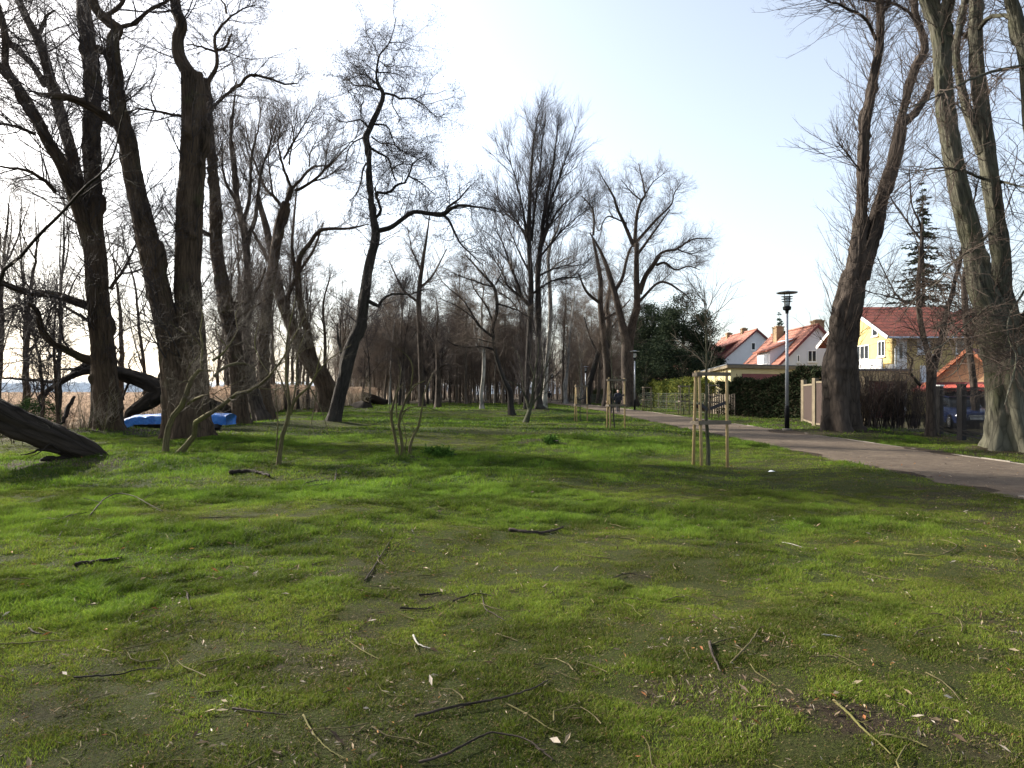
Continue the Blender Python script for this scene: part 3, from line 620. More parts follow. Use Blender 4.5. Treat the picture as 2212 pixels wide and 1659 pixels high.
traced('birch_tree', 'white-flecked birch trunk close behind the tallest twin-trunked tree', 'tree', 63.0, [
    (C15('1108 1490 68; 1118 1350 48; 1135 1050 38; 1158 800 38; 1172 600 44; 1168 400 40; 1158 200 36; 1150 0 32; 1190 -160 26; 1240 -260 20; 1270 -400 12; 1290 -560 6'), 0),
    (C15('1165 0 22; 1130 -120 18; 1060 -200 12'), 1), (C15('1160 150 18; 1260 60 13; 1400 0 7'), -1.5), (C15('1120 1200 16; 1098 950 14; 1085 800 10; 1095 650 6'), -.5),
], lv(1.7, (3.2, 1.5, .7), (8, 6), .05, .18, .8), 'birch', 'twig_dark', 19, zmin=6)
traced('alder_tree', 'crooked dark tree with long low side boughs, between the white birch and the twin trunks', 'tree', 52.0, [
    (C15('792 1585 85; 778 1480 62; 770 1340 58; 730 1260 46; 692 1170 38; 655 1060 36; 625 950 38; 605 820 36; 608 680 34; 640 560 32; 640 440 32; 612 310 32; 540 220 24; 440 110 18; 330 -10 10'), 0),
    (C15('605 925 24; 500 896 20; 380 898 18; 230 880 14; 150 830 6'), -1.5), (C15('595 795 26; 480 700 24; 390 565 20; 300 430 15; 130 280 9; 20 130 4'), 2.0),
    (C15('615 310 22; 430 250 16; 290 200 10; 180 160 5'), -2.0), (C15('602 650 22; 540 500 18; 425 330 13; 390 250 7'), 1.0), (C15('630 280 20; 690 160 13; 720 60 7'), 1.0), (C15('650 470 18; 800 520 12; 900 560 5'), -1.5),
    (C15('470 700 15; 370 580 11; 200 470 8; 20 400 4'), -1.5), (C15('600 860 13; 450 820 9; 300 810 4'), 1.0),
], lv(2.0, (2.6, 1.2, .55), (9, 7), .04, .2, .85), 'alder', 'twig_red', 20, zmin=3.5)
traced('birch_tree', 'white-barked birch with a thin sunlit trunk, alone on the far lawn', 'tree', 68.0, [
    (C15('492 1515 56; 490 1450 40; 488 1350 34; 508 1180 34; 512 950 34; 487 820 24; 490 650 20; 497 450 15; 520 250 9; 530 100 5'), 0), (C15('505 960 20; 440 880 14; 415 700 10; 410 550 5'), 1), (C15('512 960 16; 560 850 11; 570 700 6'), -1),
], lv(2.2, (2.8, 1.3, .6), (9, 6), .02, .2, .85), 'birch', 'twig_red', 21, zmin=5)
traced('lime_tree', 'straight grey trunk at the edge of the wood behind the multi-stemmed shrub', 'tree', 75.0, [
    (C3('1048 1242 46; 1046 1150 34; 1042 950 34; 1034 750 32; 1030 600 28; 1050 420 22; 1075 260 13; 1095 120 6'), 0), (C3('1035 640 16; 940 560 12; 860 400 6'), 2), (C3('1030 560 16; 1110 480 11; 1190 330 6'), -2), (C3('1045 450 12; 990 330 8; 965 200 4'), 1),
], lv(2.2, (3.4, 1.6, .75), (8, 6), .07, .18, .8), 'lime', 'twig_brown', 22, zmin=4)
LX = traced('lime_tree', 'big forked lime with a spreading crown beside the second lamp post', 'tree', 74.0, [
    (C6('1050 1055 125; 1040 980 95; 1025 860 90; 1018 700 88; 1015 590 80; 985 480 56; 960 370 48; 930 250 42; 895 130 34; 865 40 26; 820 -60 18; 760 -160 9'), 0),
    (C6('1030 620 64; 1060 450 56; 1085 350 50; 1082 150 40; 1082 0 34; 1085 -90 30'), -1.5),
    (C6('1100 260 40; 1145 140 34; 1200 60 30; 1240 0 26'), -2.0),
    (C6('930 250 28; 985 150 24; 1010 40 20; 1040 -50 15; 1080 -100 9'), 2.0),
    (C5('1320 1420 36; 1250 1250 30; 1190 1120 26; 1150 1000 18; 1080 880 11; 1020 780 5'), -1.5), (C5('1335 1440 36; 1355 1180 28; 1390 1050 22; 1425 990 17; 1400 850 11; 1370 720 5'), 1.5),
    (C5('1350 1400 28; 1440 1300 24; 1530 1200 20; 1650 1080 14; 1680 980 9; 1740 890 5'), -2.0), (C5('1360 1510 26; 1440 1400 22; 1520 1290 17; 1640 1120 9'), 2.0),
    (C5('1460 1660 30; 1560 1500 24; 1700 1460 20; 1790 1400 16; 1870 1370 12; 2010 1370 6'), -2.0), (C5('1520 1600 24; 1600 1580 20; 1690 1640 16; 1800 1610 12; 1900 1640 6'), -3.0), (C5('1700 1460 14; 1830 1500 10; 1950 1450 5'), 1.0), (C5('1270 1240 16; 1100 1180 12; 1020 1300 7; 960 1000 5'), 2.0),
    (C5('980 1340 22; 985 1200 18; 965 1100 13; 880 1000 6'), 1.5), (C5('1390 1040 15; 1300 960 10; 1220 860 5'), -1.0), (C5('1425 990 14; 1500 880 9; 1600 800 4'), 1.0),
    (C6('1105 310 22; 1250 180 16; 1400 250 10; 1480 330 5'), -3.0),
], lv(2.3, (3.2, 1.6, .75), (9, 6), .06, .19, .8), 'lime', 'twig_brown', 23, zmin=6)
traced('lime_tree', 'burred lime trunk beside the forked lime, nearer the wood', 'tree', 82.0, [
    (C6('878 1040 80; 880 950 58; 882 800 54; 868 650 50; 850 500 46; 832 330 38; 835 180 32; 810 20 24; 780 -120 14'), 0), (C6('880 640 40; 890 480 34; 880 350 28; 900 200 22; 870 60 14'), 2), (C6('835 330 24; 740 250 18; 680 120 10'), -2), (C6('850 440 22; 960 380 14; 1040 300 7'), 2),
], lv(2.0, (3.2, 1.5, .7), (8, 6), .07, .18, .8), 'lime', 'twig_red', 24, zmin=5)
traced('leaning_tree', 'dark trunk slanting over the third lamp post at the wood edge', 'tree', 95.0, [
    (C6('735 985 60; 752 900 48; 775 820 42; 810 700 36; 835 600 30; 850 450 24; 880 300 15; 900 150 7'), 0), (C6('815 680 20; 760 560 15; 720 420 8'), 2), (C6('840 560 18; 930 470 12; 980 380 6'), -2)], lv(2.0, (3.2, 1.5, .7), (8, 6), .07, .18, .8), 'alder', 'twig_red', 25, zmin=5)
traced('birch_tree', 'pale birch with a swollen burr low on its trunk, by the distant path fence', 'tree', 100.0, [
    (C6('592 1008 40; 590 960 30; 590 890 34; 600 820 22; 612 700 18; 620 550 14; 640 380 9; 660 220 4'), 0), (C6('612 680 10; 570 560 7; 540 430 4'), 1.5)], lv(2.4, (3.2, 1.5, .7), (8, 6), .04, .18, .8), 'birch', 'twig_red', 26, zmin=5)
traced('lime_tree', 'lone grey trunk with drooping stub branches, on the far lawn before the wood', 'tree', 72.0, [
    (C15('60 1480 74; 58 1400 58; 62 1300 52; 62 1180 50; 60 1100 46; 50 950 30; 40 800 24; 60 600 16; 40 420 9'), 0), (C15('60 1120 30; 130 1075 20; 185 1100 14; 190 1180 7'), -1), (C15('50 1130 26; 0 1180 18; -40 1260 10'), -1), (C15('55 900 18; -20 760 12; -90 640 6'), 1.5)], lv(2.2, (3.0, 1.4, .7), (8, 6), .05, .2, .85), 'lime', 'twig_brown', 27, zmin=3)
R1 = traced('lime_tree', 'old forked lime with a gnarled buttressed trunk beside the lamp post, bristling with fine shoots', 'tree', 28.0, [
    (np.vstack([C7('1000 1175 270; 990 1100 235; 995 900 228; 1000 720 236; 1012 600 212; 1040 420 196; 1072 250 180; 1090 150 165'), C8('512 1550 128; 520 1420 92; 540 1220 66; 548 1000 64; 555 800 64; 562 700 62; 590 560 58; 612 430 52; 640 280 48; 650 150 46; 642 0 44; 620 -200 38')]), 0),
    (C8('530 1600 118; 585 1420 100; 640 1200 86; 690 1040 80; 730 920 80; 760 770 76; 770 680 52; 805 540 46; 850 400 50; 905 285 46; 880 170 42; 850 70 38; 840 -60 34'), 1.5),
    (C8('770 720 60; 850 645 48; 920 540 46; 985 400 44; 1060 260 38; 1130 100 30'), 3.0),
    (C8('660 80 26; 700 10 24; 740 -100 20'), .6), (C8('622 230 24; 590 150 22; 540 90 20; 440 40 16; 340 0 11; 240 -40 6'), -2.0), (C8('872 150 20; 800 60 18; 700 15 16; 560 0 12; 420 -20 6'), -2.5),
    (C8('548 1010 12; 470 900 9; 400 820 5'), -.5),
    (C7('1085 1130 120; 1075 1060 110; 1060 1150 140'), .2),
], [dict(m=17, L=2.4, ang=.85, K=6, wob=.12, up=.13, rf=.003, rmin=.006, t0=.1, fall=.1), dict(n=7, L=.7, ang=.55, K=4, wob=.14, up=.06, rf=.004, rmin=.0045), dict(n=2, L=.3, ang=.6, K=3, wob=.15, up=.05, rf=.003, rmin=.0035)], 'lime', 'twig_brown', 28, S=26, lump=.16, zmin=2.6)
R2 = traced('lime_tree', 'massive moss-green lime with a flared trunk in front of the black gate', 'tree', 18.8, [
    (np.vstack([C7('2140 1310 470; 2130 1230 390; 2115 1100 330; 2105 950 300; 2105 800 305; 2090 650 300; 2040 480 285; 1985 330 225; 1930 200 190'), C8('1180 1400 138; 1130 1200 130; 1085 1000 122; 1048 800 116; 1020 600 112; 1008 400 106; 995 200 104; 960 90 92; 900 -40 84; 840 -250 74')]), 0),
    (np.vstack([C7('2160 900 270; 2150 700 250; 2130 520 210; 2090 350 170; 2060 200 150'), C8('1345 1500 118; 1320 1300 112; 1285 1050 106; 1255 850 104; 1228 600 96; 1205 400 88; 1195 200 84; 1200 0 80; 1210 -220 70')]), 1.2),
    (C8('1235 880 70; 1190 750 62; 1140 600 54; 1105 450 50; 1085 300 44; 1105 150 46; 1135 0 44; 1160 -150 38'), 1.0),
    (C8('985 190 80; 1020 80 84; 1050 -50 76; 1060 -250 66'), -.8),
    (np.vstack([C7('2190 860 250; 2240 600 230; 2290 400 200; 2330 150 180; 2345 -100 165'), C8('1550 1000 135; 1525 700 115; 1490 350 95; 1440 140 86; 1400 0 80; 1360 -160 60; 1340 -400 30; 1330 -600 8')]), -1.6),
    (C8('1200 200 30; 1260 110 34; 1330 90 30; 1400 100 26; 1470 140 20'), -1.5),
    (C8('1110 195 24; 1150 200 34; 1200 150 24'), -.3),
    (C16('560 520 26; 450 620 18; 330 720 15; 180 850 12; 90 900 8; 20 930 4'), -4.5), (C16('500 60 18; 400 170 15; 250 260 13; 130 410 11; 10 500 7; -80 600 4'), -3.5),
    (C16('744 480 20; 640 660 16; 630 800 13; 690 960 11; 640 1150 9; 620 1260 5'), -4.0), (C16('760 700 20; 700 850 15; 690 1000 12; 620 1240 8; 600 1300 4'), -5.0),
    (C16('560 560 18; 430 720 13; 360 880 10; 250 1060 8; 130 1120 4'), -3.0), (C16('520 640 16; 380 640 12; 250 700 9; 100 740 5'), -3.0),
    (C8('1470 380 26; 1300 410 20; 1100 490 15; 900 590 9; 760 640 4'), -4.0), (C8('1240 1030 22; 1130 990 16; 1000 965 11; 860 990 6; 760 1010 3'), -3.0), (C8('1330 1040 20; 1400 1060 14; 1500 1080 9'), -2.0),
], [dict(m=7, L=1.5, ang=.95, K=6, wob=.2, up=-.02, rf=.005, rmin=.005, t0=.08, fall=.2, ymul=1.4), dict(n=7, L=.6, ang=.8, K=5, wob=.22, up=.06, rf=.006, rmin=.004), dict(n=3, L=.22, ang=.75, K=4, wob=.25, up=.1, rf=.005, rmin=.0028)], 'mossy', 'twig_brown', 29, S=30, lump=.11, zmin=2.2)
traced('lime_tree', 'forked young lime behind the bare hedge, its stems rising across the yellow house', 'tree', 26.4, [
    (np.vstack([C7('1600 1185 84; 1600 1050 70; 1598 900 66; 1602 740 72; 1575 620 44; 1545 500 42; 1520 350 38; 1515 200 34; 1528 60 30'), C8('880 1450 18; 878 1300 14; 830 1180 10; 815 1000 6')]), 0),
    (np.vstack([C7('1610 740 60; 1655 600 46; 1685 450 44; 1725 300 38; 1760 150 32; 1795 20 26'), C8('1140 1340 20; 1190 1150 12; 1230 980 6')]), 1.0),
    (C7('1530 850 24; 1490 810 22; 1460 760 20; 1480 690 14; 1440 640 8'), -.8), (C7('1515 250 20; 1450 320 14; 1360 240 11; 1250 10 7'), 1.0), (C7('1500 320 16; 1380 280 12; 1200 240 6'), -1.5), (C8('880 1380 14; 790 1260 11; 720 1160 8; 670 1060 4'), 1.0),
], lv(2.6, (1.9, .9, .42), (7, 5), .05, .2, .8), 'lime', 'twig_brown', 30, zmin=2.2)
traced('young_tree', 'single straight trunk behind the gate, crossing the boarded gable', 'tree', 32.0, [
    (np.vstack([C7('1892 985 60; 1885 870 54; 1868 740 50; 1848 600 48; 1832 450 46; 1824 300 44; 1820 150 40; 1835 0 34'), C8('1090 1150 18; 1100 900 12; 1080 700 6')]), 0), (C7('1845 560 16; 1780 480 11; 1700 440 5'), .5), (C7('1822 180 16; 1760 60 11; 1720 -60 6'), 1)], lv(2.4, (1.9, .9, .42), (7, 5), .05, .2, .8), 'lime', 'twig_brown', 31, zmin=3)
for a, b, lab, sd in (('490 920 46; 492 700 46; 485 520 44; 455 330 40; 430 150 34; 395 20 28; 330 -200 20; 270 -420 10', .0, 'thin dark trunk growing among the fallen willow boughs, bent towards the water', 32), ('672 985 46; 665 850 48; 650 650 46; 632 400 40; 618 150 34; 622 -60 28; 640 -300 20; 620 -520 10', .8, 'thin upright trunk growing among the fallen willow boughs next to the great dark willow', 33)):
    traced('thin_tree', lab, 'tree', 29.5, [(C9(a), b)] + [(C9(q), 1.0) for q in ('460 300 20; 560 260 14; 700 150 8', '620 120 18; 520 -10 12; 440 -150 6') if sd == 33 or q[0] == '4'], lv(3.6, (2.4, 1.1, .5), (8, 6), .05, .2, .8), 'willow', 'twig_dark', sd, zmin=.8)

# fallen willow trunks
FW = traced('fallen_willow', 'thick fallen willow trunk slumped behind the blue tarpaulin, its boughs sprawling to the lake side', 'fallen tree', 33.0, [
    (np.vstack([C9('1480 900 90; 1560 850 150; 1680 780 190; 1800 690 230; 1850 640 235; 1700 540 210; 1500 470 190; 1340 420 180; 1150 400 130; 1000 400 110; 850 450 90; 700 530 76; 560 620 60; 440 720 40')]), 0),
    (np.vstack([C9('1840 640 230'), C2('1000 1190 88; 1120 1190 80; 1230 1225 62; 1330 1262 44; 1400 1290 20')]), 1.0),
    (C9('1050 340 70; 900 380 56; 700 520 50; 500 520 46; 300 510 38; 100 490 30; -80 470 20'), 1.0), (C9('1000 320 50; 880 370 40; 760 390 34; 640 385 18'), -.6),
    (C9('1700 530 40; 1560 440 26; 1480 330 16; 1560 200 10; 1700 130 5'), .5), (C9('1820 560 40; 1840 440 26; 1870 330 14; 1900 250 7'), .3), (C9('860 700 36; 780 840 60; 740 960 50; 700 1010 30'), -1.0), (C9('1500 500 40; 1440 640 30; 1400 760 24; 1380 900 12'), -1.2)],
    lv(1.6, (1.5, .7, .35), (6, 5), .16, .22, .9), 'fallen', 'twig_dark', 35, S=18, lump=.14, zmin=.3, base_ext=.05, furrow=1.4, flare=False)
LW = traced('leaning_willow', 'furrowed willow trunk lying at a slant across the lawn edge, heeled over at its roots', 'fallen tree', 16.3, [
    (C9('1330 1440 60; 1180 1405 170; 1020 1345 280; 850 1270 330; 650 1190 370; 430 1110 400; 200 1010 430; 0 910 440; -250 790 430; -550 640 400; -900 470 370'), -1.0),
    (C9('1060 1420 90; 900 1440 120; 740 1430 110; 560 1410 90; 470 1430 40'), -.5), (C9('700 1330 90; 560 1320 50; 420 1310 34; 380 1350 22; 240 1370 10'), -.5), (C9('820 1380 60; 620 1270 40; 560 1250 22; 480 1330 14; 330 1400 6'), -.8), (C9('1180 1420 60; 1320 1400 40; 1440 1395 24; 1560 1430 8'), -.3),
    (C9('-600 560 70; -420 380 50; -150 180 30; 30 40 22'), -1.5),
    (np.vstack([C9('-300 560 40; -150 300 34; 0 190 28')[:2], C2('0 500 26; 100 390 25; 220 250 23; 350 130 20'), C1('640 1450 24; 740 1360 22; 830 1280 20; 885 1130 15; 930 950 12; 968 790 9; 985 720 4')]), -3.5),
    (C1('830 1280 12; 910 1215 9; 1010 1180 4'), -.4), (C1('620 1510 14; 760 1410 10; 900 1330 8; 1100 1310 3'), -.5), (C9('-500 600 36; -300 420 24; 0 330 16; 250 290 14; 420 200 10; 600 90 4'), -2.0), (C9('-200 700 30; -60 690 16; 130 490 8; 240 360 4'), -1.5)],
    [dict(m=1.4, L=.9, ang=.9, K=6, wob=.2, up=.08, rf=.004, rmin=.004, t0=.2), dict(n=5, L=.45, ang=.8, K=4, wob=.2, up=.05, rf=.003)], 'fallen', 'twig_pale', 36, S=32, lump=.17, zmin=.5, base_ext=.02, furrow=1.6, flare=False)

# bushes and saplings on the lawn
traced('elder_bush', 'crooked old elder bush with two thick bent stems in front of the twin-trunked willow', 'bush', 17.0, [
    (C10('200 1485 118; 195 1380 108; 192 1220 98; 215 1060 90; 290 900 88; 400 750 84; 470 620 80; 505 500 74; 545 380 70; 610 285 60; 690 225 52; 760 220 46; 800 265 30'), .4),
    (C10('320 1500 140; 400 1370 108; 500 1250 84; 575 1160 84; 605 1040 84; 640 950 80; 740 890 76; 860 820 66; 1000 690 58; 1130 580 52; 1300 558 48; 1450 490 40; 1600 360 34; 1740 190 30; 1850 20 26; 1950 -200 20; 2080 -420 12; 2150 -620 6'), -1.2, 'g'),
    (C10('685 225 40; 690 80 36; 700 -100 30; 660 -300 22; 700 -520 14; 640 -700 7'), .5), (C10('865 340 50; 920 270 46; 1050 185 44; 1200 155 40; 1330 175 30; 1430 240 14'), 1.0),
    (C10('500 720 46; 620 640 42; 720 600 36; 780 590 12'), -.6), (C10('520 400 22; 440 410 18; 385 440 8'), -.3), (C10('500 360 20; 480 300 16; 520 180 12; 640 50 8; 700 -150 4'), -.4), (C10('830 120 44; 940 60 34; 1060 -80 26; 1180 -300 18; 1150 -520 10; 1250 -700 5'), .8),
    (C10('770 590 16; 830 420 13; 860 220 10; 840 0 7'), .4), (C10('1640 330 20; 1500 120 16; 1420 -120 12; 1480 -400 7'), .8), (C10('1450 490 22; 1700 520 16; 1900 440 11; 2150 440 5'), -1.0), (C10('740 880 20; 680 780 13; 720 660 8'), -.3), (C10('1740 190 18; 1960 60 13; 2180 -60 8; 2400 -80 4'), -.8), (C10('1000 690 20; 860 590 15; 1000 500 11; 1200 400 7; 1440 240 3'), .6),
    (C10('690 -50 20; 560 -220 14; 380 -300 8; 250 -420 4'), -.5), (C10('1040 -60 18; 900 -260 13; 880 -480 8; 760 -650 4'), -.5), (C10('1880 -60 18; 1760 -300 13; 1800 -560 8; 1700 -760 4'), .5),
], [dict(m=6.5, L=1.1, ang=.85, K=6, wob=.22, up=.12, rf=.005, rmin=.004, t0=.25), dict(n=7, L=.5, ang=.8, K=4, wob=.22, up=.1, rf=.005, rmin=.0035), dict(n=4, L=.22, ang=.8, K=3, wob=.25, up=.08, rf=.004, rmin=.003)], 'bush', 'twig_olive', 40, S=14, lump=.07, zmin=.55, cat_parts=('trunk', 'crown'), twS=4)
traced('sapling', 'slim forked sapling on the open lawn, next to the elder bush', 'tree', 15.5, [
    (C3('222 1592 34; 228 1520 28; 245 1400 26; 270 1330 24; 288 1290 26; 275 1160 16; 262 1010 12; 268 850 9; 300 700 6; 320 600 3'), 0), (C3('290 1280 20; 315 1200 18; 390 1130 14; 440 1040 9; 470 900 5'), -.5), (C3('285 1230 14; 250 1120 10; 200 980 7; 190 860 4'), .4), (C3('300 1240 13; 325 1100 10; 330 950 7; 380 800 4'), .4), (C3('208 1500 8; 218 1300 7; 205 1150 5; 230 1000 3'), .1),
    (C3('400 1120 9; 470 1260 6; 520 1420 3'), -.5), (C3('440 1150 8; 420 1280 6; 395 1415 3'), -.4), (C3('435 1050 8; 520 960 6; 640 880 3'), -.5)],
    [dict(m=4.0, L=.75, ang=.75, K=6, wob=.18, up=.06, rf=.004, rmin=.0025, t0=.3), dict(n=5, L=.36, ang=.7, K=4, wob=.18, up=.05, rf=.004, rmin=.002)], 'bush', 'twig_olive', 41, S=10, lump=.05, zmin=.9, twS=4)
traced('shrub', 'clump of thin bare stems fanning out at the middle of the lawn', 'shrub', 17.2, [
    (C3('905 1512 20; 898 1440 19; 882 1350 18; 870 1300 18; 885 1210 14; 905 1150 11; 935 1110 7'), .2), (C3('930 1515 20; 935 1460 18; 916 1360 17; 930 1260 15; 975 1160 11; 1020 1100 8; 1060 1090 5'), -.3, 'g'), (C3('970 1515 18; 990 1430 16; 1015 1375 15; 1038 1325 14; 1050 1230 10; 1065 1150 8; 1110 1050 4'), .3, 'g'), (C3('950 1480 8; 960 1430 6; 935 1300 4'), .1, 'g'),
    (C3('985 1140 8; 995 1010 7; 960 940 6; 910 905 4; 880 890 2'), -.3), (C3('905 1300 9; 900 1180 7; 925 1050 5; 910 960 3'), .3), (C3('930 1270 8; 990 1240 6; 1080 1240 5; 1200 1290 2'), -.4), (C3('920 1330 8; 960 1250 6; 1010 1235 3'), .2), (C3('895 1440 7; 862 1250 4; 860 1200 2'), 0), (C3('1000 1420 6; 995 1340 4; 985 1310 2'), .1), (C3('975 1515 6; 990 1505 5; 985 1460 3'), 0, 'g')],
    [dict(m=2.0, L=.5, ang=.7, K=6, wob=.2, up=.06, rf=.004, rmin=.002, t0=.3), dict(n=3, L=.22, ang=.7, K=4, wob=.2, up=.05, rf=.004, rmin=.0018)], 'bush', 'twig_olive', 42, S=10, lump=.05, zmin=.5, twS=4)
traced('shrub', 'multi-stemmed slender shrub leaning before the tallest twin trunks', 'shrub', 37.5, [
    (C15('928 1645 60; 948 1580 46; 962 1530 40; 985 1400 22; 1000 1250 20; 1025 1100 15; 1050 950 9; 1045 800 5'), 0), (C15('965 1530 26; 1020 1430 18; 1080 1350 17; 1110 1150 13; 1160 1020 10; 1200 820 7; 1250 630 4'), -.8), (C15('955 1520 22; 910 1340 14; 890 1180 10; 860 1000 6; 795 890 4'), .8), (C15('965 1500 18; 880 1310 11; 740 1220 5'), -.8), (C15('1010 1200 12; 970 1050 9; 990 880 5'), .5), (C15('1085 1340 12; 1180 1180 8; 1270 1050 4'), -.8), (C15('975 1480 16; 1040 1250 12; 1090 1050 8; 1080 850 4'), .5)],
    lv(3.0, (1.4, .7, .35), (6, 5), .12, .16, .6), 'young', 'twig_dark', 43, zmin=.6)
# ---------------------------------------------------------------- the wood: a few kinds of bare tree, copied
def free_tree(name, seed, H, r, bk, tw, fork=.45, lean=.06, levels=None, spread=.55, nb=7, rm=.0065):
    rng = np.random.default_rng(seed); root = thing(name, None, 'tree'); K = 28
    t = np.linspace(0, 1, K); a = rng.random() * 6.28; wx = np.cumsum(rng.normal(size=K)) * .05; wy = np.cumsum(rng.normal(size=K)) * .05
    P = np.stack([np.cos(a) * lean * H * t ** 1.5 + wx, np.sin(a) * lean * H * t ** 1.5 + wy, t * H - .25], 1); P[:, :2] -= P[0, :2]
    R = r * (1 - t) ** .8 * (1 + .5 * np.exp(-t * 40)) + .012
    LP, LR = [P], [R]
    b, br = grow(P[None], R[None], [nb], rng, H * .42, ang=spread, t0=fork * .7, t1=.85, K=28, wob=.07, up=.05, rf=.011, taper=.12, fall=.35)
    LP += list(b); LR += list(br)
    V, Q, B = [], [], []; o = 0
    for k in range(len(LP)):
        v, q, c = tubes(LP[k][None], LR[k][None], 9 if k == 0 else 6, .07, seed + k); V.append(v); Q.append(q + o); B.append(c); o += len(v)
    mk('trunk', np.concatenate(V), [np.concatenate(Q)], M[bk], root, {'bco': ('FLOAT_VECTOR', np.concatenate(B))})
    Pn = np.array([resample(p, q, 24)[0] for p, q in zip(LP, LR)]); Rn = np.array([resample(p, q, 24)[1] for p, q in zip(LP, LR)]); out = []
    for k, l in enumerate(levels or lv(1.5, (3.0, 1.5, .75), (8, 5), .06, .18, .8)):
        l = dict(l); m = l.pop('m', None); n = l.pop('n', None)
        cnt = np.maximum(1, plen(Pn) * m) if m else np.full(len(Pn), n)
        if k == 0: l['zmin'] = H * fork * .45
        Pn, Rn = grow(Pn, Rn, cnt, rng, **l); Rn = np.maximum(Rn, rm if k else rm * 1.4); out.append((Pn, Rn))
    V, Q, B = ubake(out, [4, 3, 3]); mk('crown', V, [Q], M[tw], root)
    return root
used = set()
def place(proto, x, y, s=1.0, rz=0.0, label=None, group=None, sz=None):
    o = proto if id(proto) not in used else copy_tree(proto); used.add(id(proto))
    o.location = (x, y, gz1(x, y)); o.scale = (s, s, sz or s); o.rotation_euler = (0, 0, rz)
    tag(o, label, None, group); return o
rw = np.random.default_rng(9)
far = lv(.95, (3.4, 1.7, .9), (9, 6), .06, .2, .85)
protos = [free_tree('bare_tree', 101, 20, .24, 'forest', 'twig_red', .35, .05, far), free_tree('bare_tree', 102, 21, .28, 'forest', 'twig_brown', .3, .04, far, .6), free_tree('bare_tree', 103, 18, .2, 'alder', 'twig_dark', .3, .1, far, .7),
          free_tree('bare_tree', 104, 19, .16, 'birch', 'twig_red', .4, .05, far, .5), free_tree('bare_tree', 105, 17, .3, 'forest', 'twig_red', .25, .06, far, .75), free_tree('bare_tree', 106, 22, .2, 'forest', 'twig_brown', .45, .03, far, .45)]
KL = ['dark slender tree among the brown wood closing the far end of the lawn', 'stout grey tree among the brown wood closing the far end of the lawn', 'slanting dark tree among the brown wood closing the far end of the lawn', 'pale thin birch among the brown wood closing the far end of the lawn', 'broad low tree among the brown wood closing the far end of the lawn', 'tall straight tree among the brown wood closing the far end of the lawn']
GL = 'bare trees of the wood at the end of the lawn'
pts = []
for u0, u1, y0, y1, n in ((790, 1190, 96, 124, 46), (790, 1180, 122, 170, 56), (1190, 1400, 105, 170, 34), (740, 870, 85, 130, 16), (1260, 1530, 150, 210, 24)):
    c = 0; tr = 0
    while c < n and tr < 4000:
        tr += 1; y = y0 + (y1 - y0) * rw.random(); x = (u0 + (u1 - u0) * rw.random() - CX) / F * y
        if abs(x - path_c(y)) < 2.6 or any((x - a) ** 2 + (y - b) ** 2 < 6.2 for a, b in pts): continue
        k = rw.choice(6, p=[.24, .2, .14, .14, .12, .16]); s = (.72 + .3 * rw.random()) * (.8 if u1 == 1190 and u0 == 790 else .85)
        pts.append((x, y)); place(protos[k], x, y, s, rw.random() * 6.28, KL[k], GL, s * (.8 + .25 * rw.random())); c += 1
fine = lv(.75, (2.6, 1.3, .65), (7, 4), .06, .2, .85)
slim = [free_tree('bare_tree', 111, 19, .2, 'alder', 'twig_brown', .35, .05, fine, .55, 6, .0045), free_tree('bare_tree', 112, 18, .24, 'lime', 'twig_brown', .3, .05, fine, .6, 7, .0045), free_tree('bare_tree', 113, 17, .18, 'willow', 'twig_red', .3, .14, fine, .65, 6, .0045),
        None, free_tree('bare_tree', 115, 15, .26, 'willow', 'twig_brown', .25, .08, fine, .75, 8, .0045), free_tree('bare_tree', 116, 20, .17, 'alder', 'twig_red', .4, .03, fine, .45, 6, .0045)]
# trees standing out of the wood and behind the near willows
for u, v, k, s, lab in ((870, 876, 0, .85, 'dark tree at the wood edge beside the reed bank, next to the stump'), (925, 874, 2, .8, 'crooked dark tree at the wood edge with its trunk behind the bare-stem clump'), (985, 872, 5, .95, 'straight dark tree at the wood edge, a step from the stub-branched grey trunk'), (1215, 872, 5, .9, 'straight trunk at the wood edge by the fourth lamp post'), (1290, 872, 1, .9, 'stout grey tree by the green fence at the wood edge'), (1255, 870, 3, .9, 'thin birch by the green fence at the wood edge')):
    x, y = gpt(u, v); place(protos[k], x, y, s, rw.random() * 6, lab)
for x, y, k, s, lab in ((-24, 47, 2, .8, 'slanting willow in the reeds behind the flaky-barked trunk'), (-20.5, 52, 4, .75, 'broad low willow in the reeds by the leaning burred willow'), (-22, 60, 0, .85, 'slim dark tree in the reeds past the leaning burred willow'), (-26, 38, 4, .8, 'broad low willow in the reeds behind the tarpaulined boat'), (-21, 70, 1, .75, 'grey bushy tree on the reed bank, halfway to the wood'), (-19.5, 80, 2, .8, 'slanting tree on the reed bank, close to the wood'), (-30, 44, 5, .75, 'straight tree in the reeds far behind the twin-trunked willow'), (-27, 33, 2, .7, 'slanting dark tree behind the fallen willow boughs'), (-33, 36, 0, .8, 'slim tree behind the great dark willow, out in the reeds'), (-23, 36, 5, .7, 'straight tree behind the great dark willow at the reed edge'), (-29, 40, 1, .8, 'grey tree far out behind the thin trunks'), (-24.5, 34, 2, .65, 'slanting tree right behind the fallen willow trunk'), (-34, 46, 4, .9, 'broad tree far out behind the slanting trunk'), (-31, 41, 0, .8, 'slim tree far out beside the grey tree'), (-27.5, 50, 4, .9, 'broad tree far out between the great dark willow and the twin trunks'), (-17.8, 62, 0, .6, 'small dark tree between the tall alder and the leaning burred willow')):
    place(slim[k], x, y, s, rw.random() * 6, lab)
